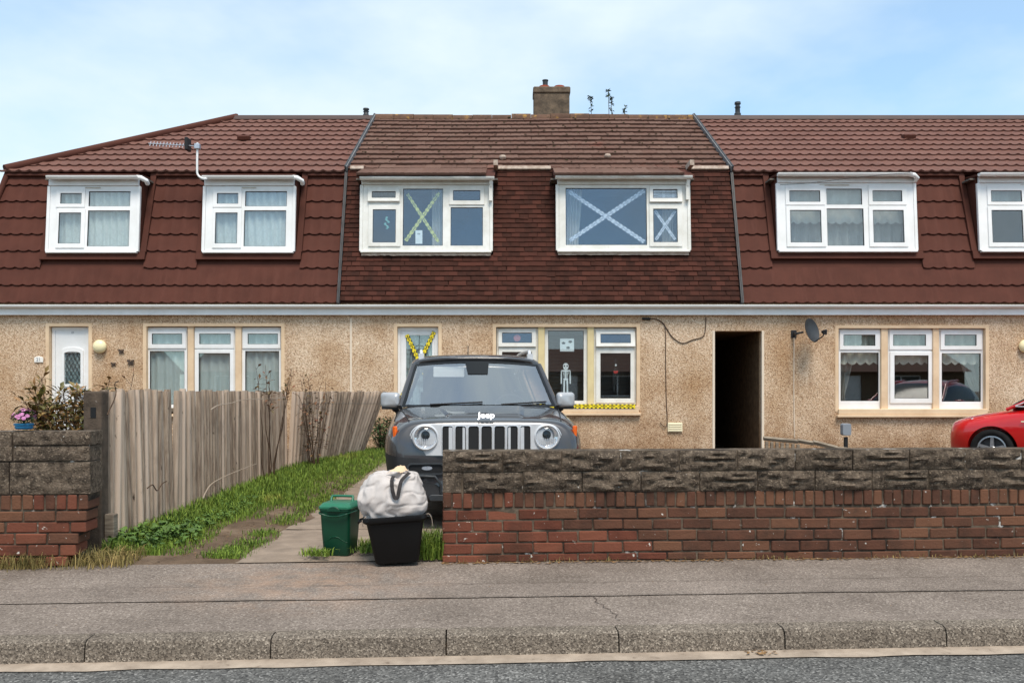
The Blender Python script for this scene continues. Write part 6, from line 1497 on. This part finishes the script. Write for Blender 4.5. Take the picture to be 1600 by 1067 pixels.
shrub('garden_bush', 'dark green bush at the house foot beside the grey car', 'bush', (PX(597, 15.6), 15.6, gz(-2, 15.6)), 22, 34, .07, .022, M['bush_leaf'], M['stem'], 30, .30, .62, .3, .006, .15)
# flower pot on the left wall
fp_ = thing('flower_pot', 'pink flowering plant in a blue pot on top of the left wall', 'flower pot', (PX(38.5, 6.45), 6.44, .972))
b = MB(); b.lathe([(.001, 0), (.052, 0), (.060, .012), (.060, .02), (.058, .026), (.066, .03), (.066, .042), (.055, .044), (.05, .02)], (0, 0, 0), n=28); b.build('pot', M['pot_blue'], fp_, smooth=35)
rnd = random.Random(2); lb, fb, sb = MB(), MB(), MB()
for k in range(260):
    a = rnd.uniform(0, 6.283); el_ = rnd.uniform(.0, 1.45); rr_ = rnd.uniform(.35, 1.0); d = Vector((math.cos(a)*math.cos(el_)*.98, math.sin(a)*math.cos(el_)*.9, math.sin(el_)*.95)); p_ = Vector((0, 0, .045)) + d*.085*rr_
    leaf(lb, p_, d + Vector((0, 0, .2)), .03, .006, rnd)
for k in range(34):
    a = rnd.uniform(0, 6.283); el_ = rnd.uniform(.35, 1.5); d = Vector((math.cos(a)*math.cos(el_), math.sin(a)*math.cos(el_), math.sin(el_))); c = Vector((.012, 0, .045)) + d*rnd.uniform(.085, .105)
    sb.tube([(0, 0, .03), c], .0012, 3)
    for j in range(9):
        a2 = j*.698; s1 = d.cross(Vector((0.3, .2, 1))).normalized(); s2 = d.cross(s1); o_ = s1*math.cos(a2) + s2*math.sin(a2); w_ = s1*-math.sin(a2) + s2*math.cos(a2)
        fb.add([c, c + o_*.012 + w_*.004, c + o_*.017 + d*.002, c + o_*.012 - w_*.004], [(0, 1, 2, 3)], 0, rnd.random())
sb.build('stems', M['bush_leaf'], fp_, normals=False); lb.build('foliage', M['bush_leaf'], fp_, normals=False); fb.build('blooms', M['flower'], fp_, normals=False)
# weeds against the sky on the far side of the ridge
for k, (px_, pt, lab, n_) in enumerate(((922, 152, 'leafy weed left of the tall one on the ridge, nearest the chimney', 9), (952, 142, 'tallest weed growing behind the ridge right of the chimney', 6), (957, 153, 'bushy weed leaning beside the tallest one on the ridge', 12), (977.5, 166, 'smallest weed on the ridge, farthest from the chimney', 5))):
    Y = 21.3; rnd = random.Random(50 + k); z0 = RZ - .34; e = thing('roof_weed', lab, 'weed', (PX(px_, Y), Y, z0), group='weeds on the ridge'); hgt = PZ(pt, Y) - z0
    sb, lb = MB(), MB(); pts = [Vector((.03*math.sin(t*3 + k) + (.05*(t - 1) if k == 1 else 0), 0, hgt*t)) for t in [i/8 for i in range(9)]]; sb.tube(pts, .010, 5, .006)
    for j in range(n_*4):
        t = 1 - .5*rnd.random()**2 if k != 1 else 1 - .12*rnd.random(); i = min(7, int(t*8)); p_ = pts[i] + (pts[i+1] - pts[i])*(t*8 - i) if t < 1 else pts[-1]; d = Vector((rnd.gauss(0, 1), rnd.gauss(0, .7), rnd.gauss(.25, .5))).normalized(); leaf(lb, p_, d, .085, .022, rnd)
    sb.build('stem', M['stem'], e, normals=False); lb.build('leaves', M['bush_leaf'], e, normals=False)

# grass and weeds along the fence and path
def blades(name, n, sampler, m, L0, L1, W, label, seed, kindness='stuff', lean=.5):
    rnd = random.Random(seed); b = MB()
    for _ in range(n):
        s_ = sampler(rnd)
        if s_ is None: continue
        x, y, z, sc = s_; L = rnd.uniform(L0, L1)*sc; a = rnd.uniform(0, 6.283); k = rnd.uniform(.15, 1)*lean; dx, dy = math.cos(a), math.sin(a); w_ = W*rnd.uniform(.7, 1.2)*(.6 + .4*sc)
        px_, py_ = -dy*w_, dx*w_
        m1 = (x + dx*L*k*.35, y + dy*L*k*.35, z + L*.6); m2 = (x + dx*L*k*.95, y + dy*L*k*.95, z + L*(1 - .45*k))
        b.add([(x - px_, y - py_, z), (x + px_, y + py_, z), (m1[0] + px_*.8, m1[1] + py_*.8, m1[2]), (m1[0] - px_*.8, m1[1] - py_*.8, m1[2]), m2], [(0, 1, 2, 3), (3, 2, 4)], 0, max(.001, rnd.random()))
    return b.build(name, m, None, label, 'grass', kind=kindness, normals=False)
def verge(rnd):
    y = 6.72 + 9.3*rnd.random()**1.25; far = (y - 6.7)/9.0
    xr = -2.52 + .22*noise.noise(Vector((y*1.3, 3, 0))) + (.38*min(1, max(0, (y - 7.6)/2.2))) + .55*min(1, max(0, (y - 11.5)/3))
    x = rnd.uniform(-3.16, xr) if y > 7.3 else rnd.uniform(-3.35, -2.40 - .1*(7.3 - y))
    if y < 7.0 and x < -3.1: return None
    e = (xr - x); sc = min(1.0, .35 + e*1.1)*(1.0 + .35*max(0, noise.noise(Vector((x*2.2, y*1.1, 1)))))
    if e < .14 and rnd.random() < .55: return None
    return x, y, gz(x, y) + gnoise(x, y) - .005, sc*(.8 if y > 11 else 1)
blades('verge_grass', 30000, verge, M['grass'], .05, .15, .0046, 'green grass verge along the foot of the wooden fence', 1)
def edge(rnd):
    y = 6.62 + 6.5*rnd.random()**1.5; c = -2.10 + .05*noise.noise(Vector((y*2, 9, 0))) - .10*max(0, 7.2 - y); x = rnd.gauss(c, .075)
    if noise.noise(Vector((y*2.2, 4, 0))) < -.15: return None
    if x > -1.93: return None
    return x, y, gz(x, y) + gnoise(x, y), .8
blades('path_edge_grass', 4200, edge, M['grass'], .03, .085, .0038, 'yellowish grass strip along the left edge of the concrete path', 2, lean=.9)
def broad(name, n, sampler, m, label, L, W, seed):
    rnd = random.Random(seed); b = MB()
    for _ in range(n):
        s_ = sampler(rnd)
        if s_ is None: continue
        x, y, z, sc = s_; k = rnd.randint(3, 6); a0 = rnd.uniform(0, 6.28)
        for j in range(k):
            a = a0 + j*6.283/k; leaf(b, Vector((x, y, z + rnd.uniform(.0, .09)*sc)), Vector((math.cos(a), math.sin(a), rnd.uniform(.2, .9))), L*sc*rnd.uniform(.6, 1.1), W*sc, rnd, .5)
    return b.build(name, m, None, label, 'weeds', kind='stuff', normals=False)
def docks(rnd):
    y = rnd.uniform(6.85, 9.6); x = rnd.uniform(-3.12, -2.62 + .12*noise.noise(Vector((y*2, 0, 0)))) if y > 7.3 else rnd.gauss(-2.95, .16)
    return x, y, gz(x, y) + .01, 1.0 if y < 7.6 else .6
broad('broadleaf_weeds', 300, docks, M['weed_leaf'], 'clump of broad-leaved green weeds at the near end of the fence', .075, .021, 6)
def dryl(rnd):
    x = rnd.uniform(-4.5, -2.72); y = 6.50 + ST*x + rnd.gauss(0, .05) + (.03 if x < -3.3 else rnd.uniform(0, .35))
    return x, y - .0, .0, 1.0 if x < -3.1 else 1.15
blades('dry_grass', 2600, dryl, M['dry_grass'], .03, .15, .0028, 'straw-coloured dry grass along the foot of the left wall', 8, lean=1.0)
def bin_tuft(rnd):
    x = rnd.gauss(-.60, .065); y = rnd.uniform(6.52, 6.95)
    if x > -.50: return None
    return x, y, gz(x, y), 1.0
blades('bin_grass', 700, bin_tuft, M['grass'], .08, .26, .004, 'grass tuft between the black box and the brick wall end', 9, lean=.9)
def bin_low(rnd):
    x = rnd.choice((rnd.gauss(-1.42, .06), rnd.gauss(-1.06, .06), rnd.gauss(-1.08, .05))); y = rnd.uniform(6.50, 6.62) if x < -1.3 else rnd.uniform(6.62, 7.05)
    return x, y, gz(x, y) + .03, 1
blades('bin_foot_grass', 620, bin_low, M['grass'], .03, .09, .004, 'low yellow-green tufts round the foot of the green caddy', 10, lean=1.0)
def wallfoot(rnd):
    x = rnd.uniform(-.5, 5.3); y = 6.535 + ST*x - abs(rnd.gauss(0, .018))
    n_ = noise.noise(Vector((x*2.3, 0, 5)))
    if n_ < -.02 or rnd.random() > .3 + n_*1.6: return None
    return x, y, .0, 1
blades('wall_foot_grass', 620, wallfoot, M['dry_grass'], .010, .055, .0022, 'thin straggling dry weeds along the foot of the long brick wall', 12, lean=1.3)
# fallen leaves and grit: loose litter
rnd = random.Random(77); b = MB()
def bit(x, y, z, s_):
    a = rnd.uniform(0, 6.28); t = rnd.random(); c, n_ = math.cos(a), math.sin(a); up = rnd.uniform(.1, .6)*s_
    b.add([(x - c*s_, y - n_*s_, z), (x - n_*s_*.5, y + c*s_*.5, z + up*.5), (x + c*s_, y + n_*s_, z + up*.3), (x + n_*s_*.5, y - c*s_*.5, z + .002)], [(0, 1, 2), (0, 2, 3)], 0, max(t, .001))
for _ in range(2200):
    x = rnd.uniform(-.5, 5.2); dens = .5 + .5*noise.noise(Vector((x*1.9, 1, 2)))
    if rnd.random() > dens: continue
    y = 6.53 + ST*x - abs(rnd.gauss(0, .03)); bit(x, y, .002, rnd.uniform(.006, .02))
for _ in range(160):
    x = rnd.uniform(-4, 4.5); v = rnd.uniform(4.9, 6.5); bit(x, v + ST*x, -.035 + .04*(v - 4.865)/1.735 + .004, rnd.uniform(.003, .008))
for _ in range(26): bit(rnd.gauss(1.33, .05), 4.70 + ST*1.3 + rnd.gauss(0, .02), -.143, rnd.uniform(.008, .02))
for _ in range(420):
    x = rnd.uniform(-3.0, -2.05); y = rnd.uniform(6.6, 10.5); bit(x, y, gz(x, y) + gnoise(x, y) + .004, rnd.uniform(.006, .018))
b.build('leaf_litter', M['litter'], None, 'dead leaves and grit scattered at the wall foot and on the pavement', 'litter', kind='stuff', normals=False)
# dry stems of climbers across the fence
for k, (pts, lab) in enumerate((([(330, 640), (342, 633), (360, 630), (385, 624), (420, 623), (445, 621)], 'pale dry stem trailing along the upper part of the fence'), ([(318, 778), (330, 757), (352, 744), (378, 733), (402, 724)], 'pale dry stem trailing low across the fence'), ([(232, 762), (240, 757), (247, 766), (255, 755), (262, 751)], 'tangle of dry brown stems low on the near pales'), ([(170, 648), (173, 640), (180, 625), (183, 612), (181, 600), (187, 595)], 'short brown stem creeping over the first pales'))):
    b = MB(); q_ = []
    for px_, py_ in pts:
        Y = -3.12*F/(px_ - CX); q_.append(Vector((-3.12, Y - .02, PZ(py_, Y))))
    c0 = q_[0].copy(); b.tube([v - c0 for v in smooth_path(q_)], .006, 5, .004)
    b.build('dry_climber', M['dry_stem'] if k < 2 else M['stem'], None, lab, 'stem', group='dry climber stems on the fence', loc=c0, smooth=60)
# ------------------------------------------------------------------ low houses across the road (seen only as reflections in the glass)
rnd = random.Random(12)
for k, (x0, x1) in enumerate(((-34, -21.5), (-18, -5.5), (-3.0, 9.5), (13.0, 25.5))):
    e = thing('bungalow', 'dark-roofed bungalow across the road, reflected in the ground floor windows', 'house', ((x0 + x1)/2, -17.5, 0), group='bungalows across the road'); hw = (x1 - x0)/2
    b = MB(); wins = [(-hw + 1.2, -hw + 3.2, .9, 2.1), (-.5, .45, .05, 2.1), (1.6, 3.8, .9, 2.1)]
    b.holed(-hw, hw, -.1, 2.35, wins, 0, .25) ; b.box(-hw, -hw + .25, -7.0, -.0, -.1, 2.35); b.box(hw - .25, hw, -7.0, -.0, -.1, 2.35); b.box(-hw, hw, -7.25, -7.0, -.1, 2.35); b.build('wall', M['passage'], e)
    b = MB(); b.add([(-hw - .3, .55, 2.30), (hw + .3, .55, 2.30), (hw + .3, -3.5, 3.75), (-hw - .3, -3.5, 3.75), (hw + .3, -7.5, 2.30), (-hw - .3, -7.5, 2.30)], [(0, 1, 2, 3), (3, 2, 4, 5), (0, 3, 5), (1, 4, 2), (0, 5, 4, 1)]); b.build('roof', M['roof_tile'], e)
    b = MB(); b.box(2.0, 2.8, -3.8, -3.2, 3.3, 4.6); b.build('chimney', M['render_grey'], e)
    for w_ in wins:
        if w_[2] < .5: MB().box(w_[0], w_[1], .08, .13, w_[2], w_[3]).build('door', M['upvc'], e)
        else:
            b = MB(); b.holed(w_[0], w_[1], w_[2], w_[3], [(w_[0] + .07, (w_[0]+w_[1])/2 - .03, w_[2] + .07, w_[3] - .07), ((w_[0]+w_[1])/2 + .03, w_[1] - .07, w_[2] + .07, w_[3] - .07)], .08, .14); b.build('window', M['upvc'], e)
            MB().box(w_[0] + .02, w_[1] - .02, .05, .06, w_[2] + .02, w_[3] - .02).build('pane', M['gloss_black'], e)
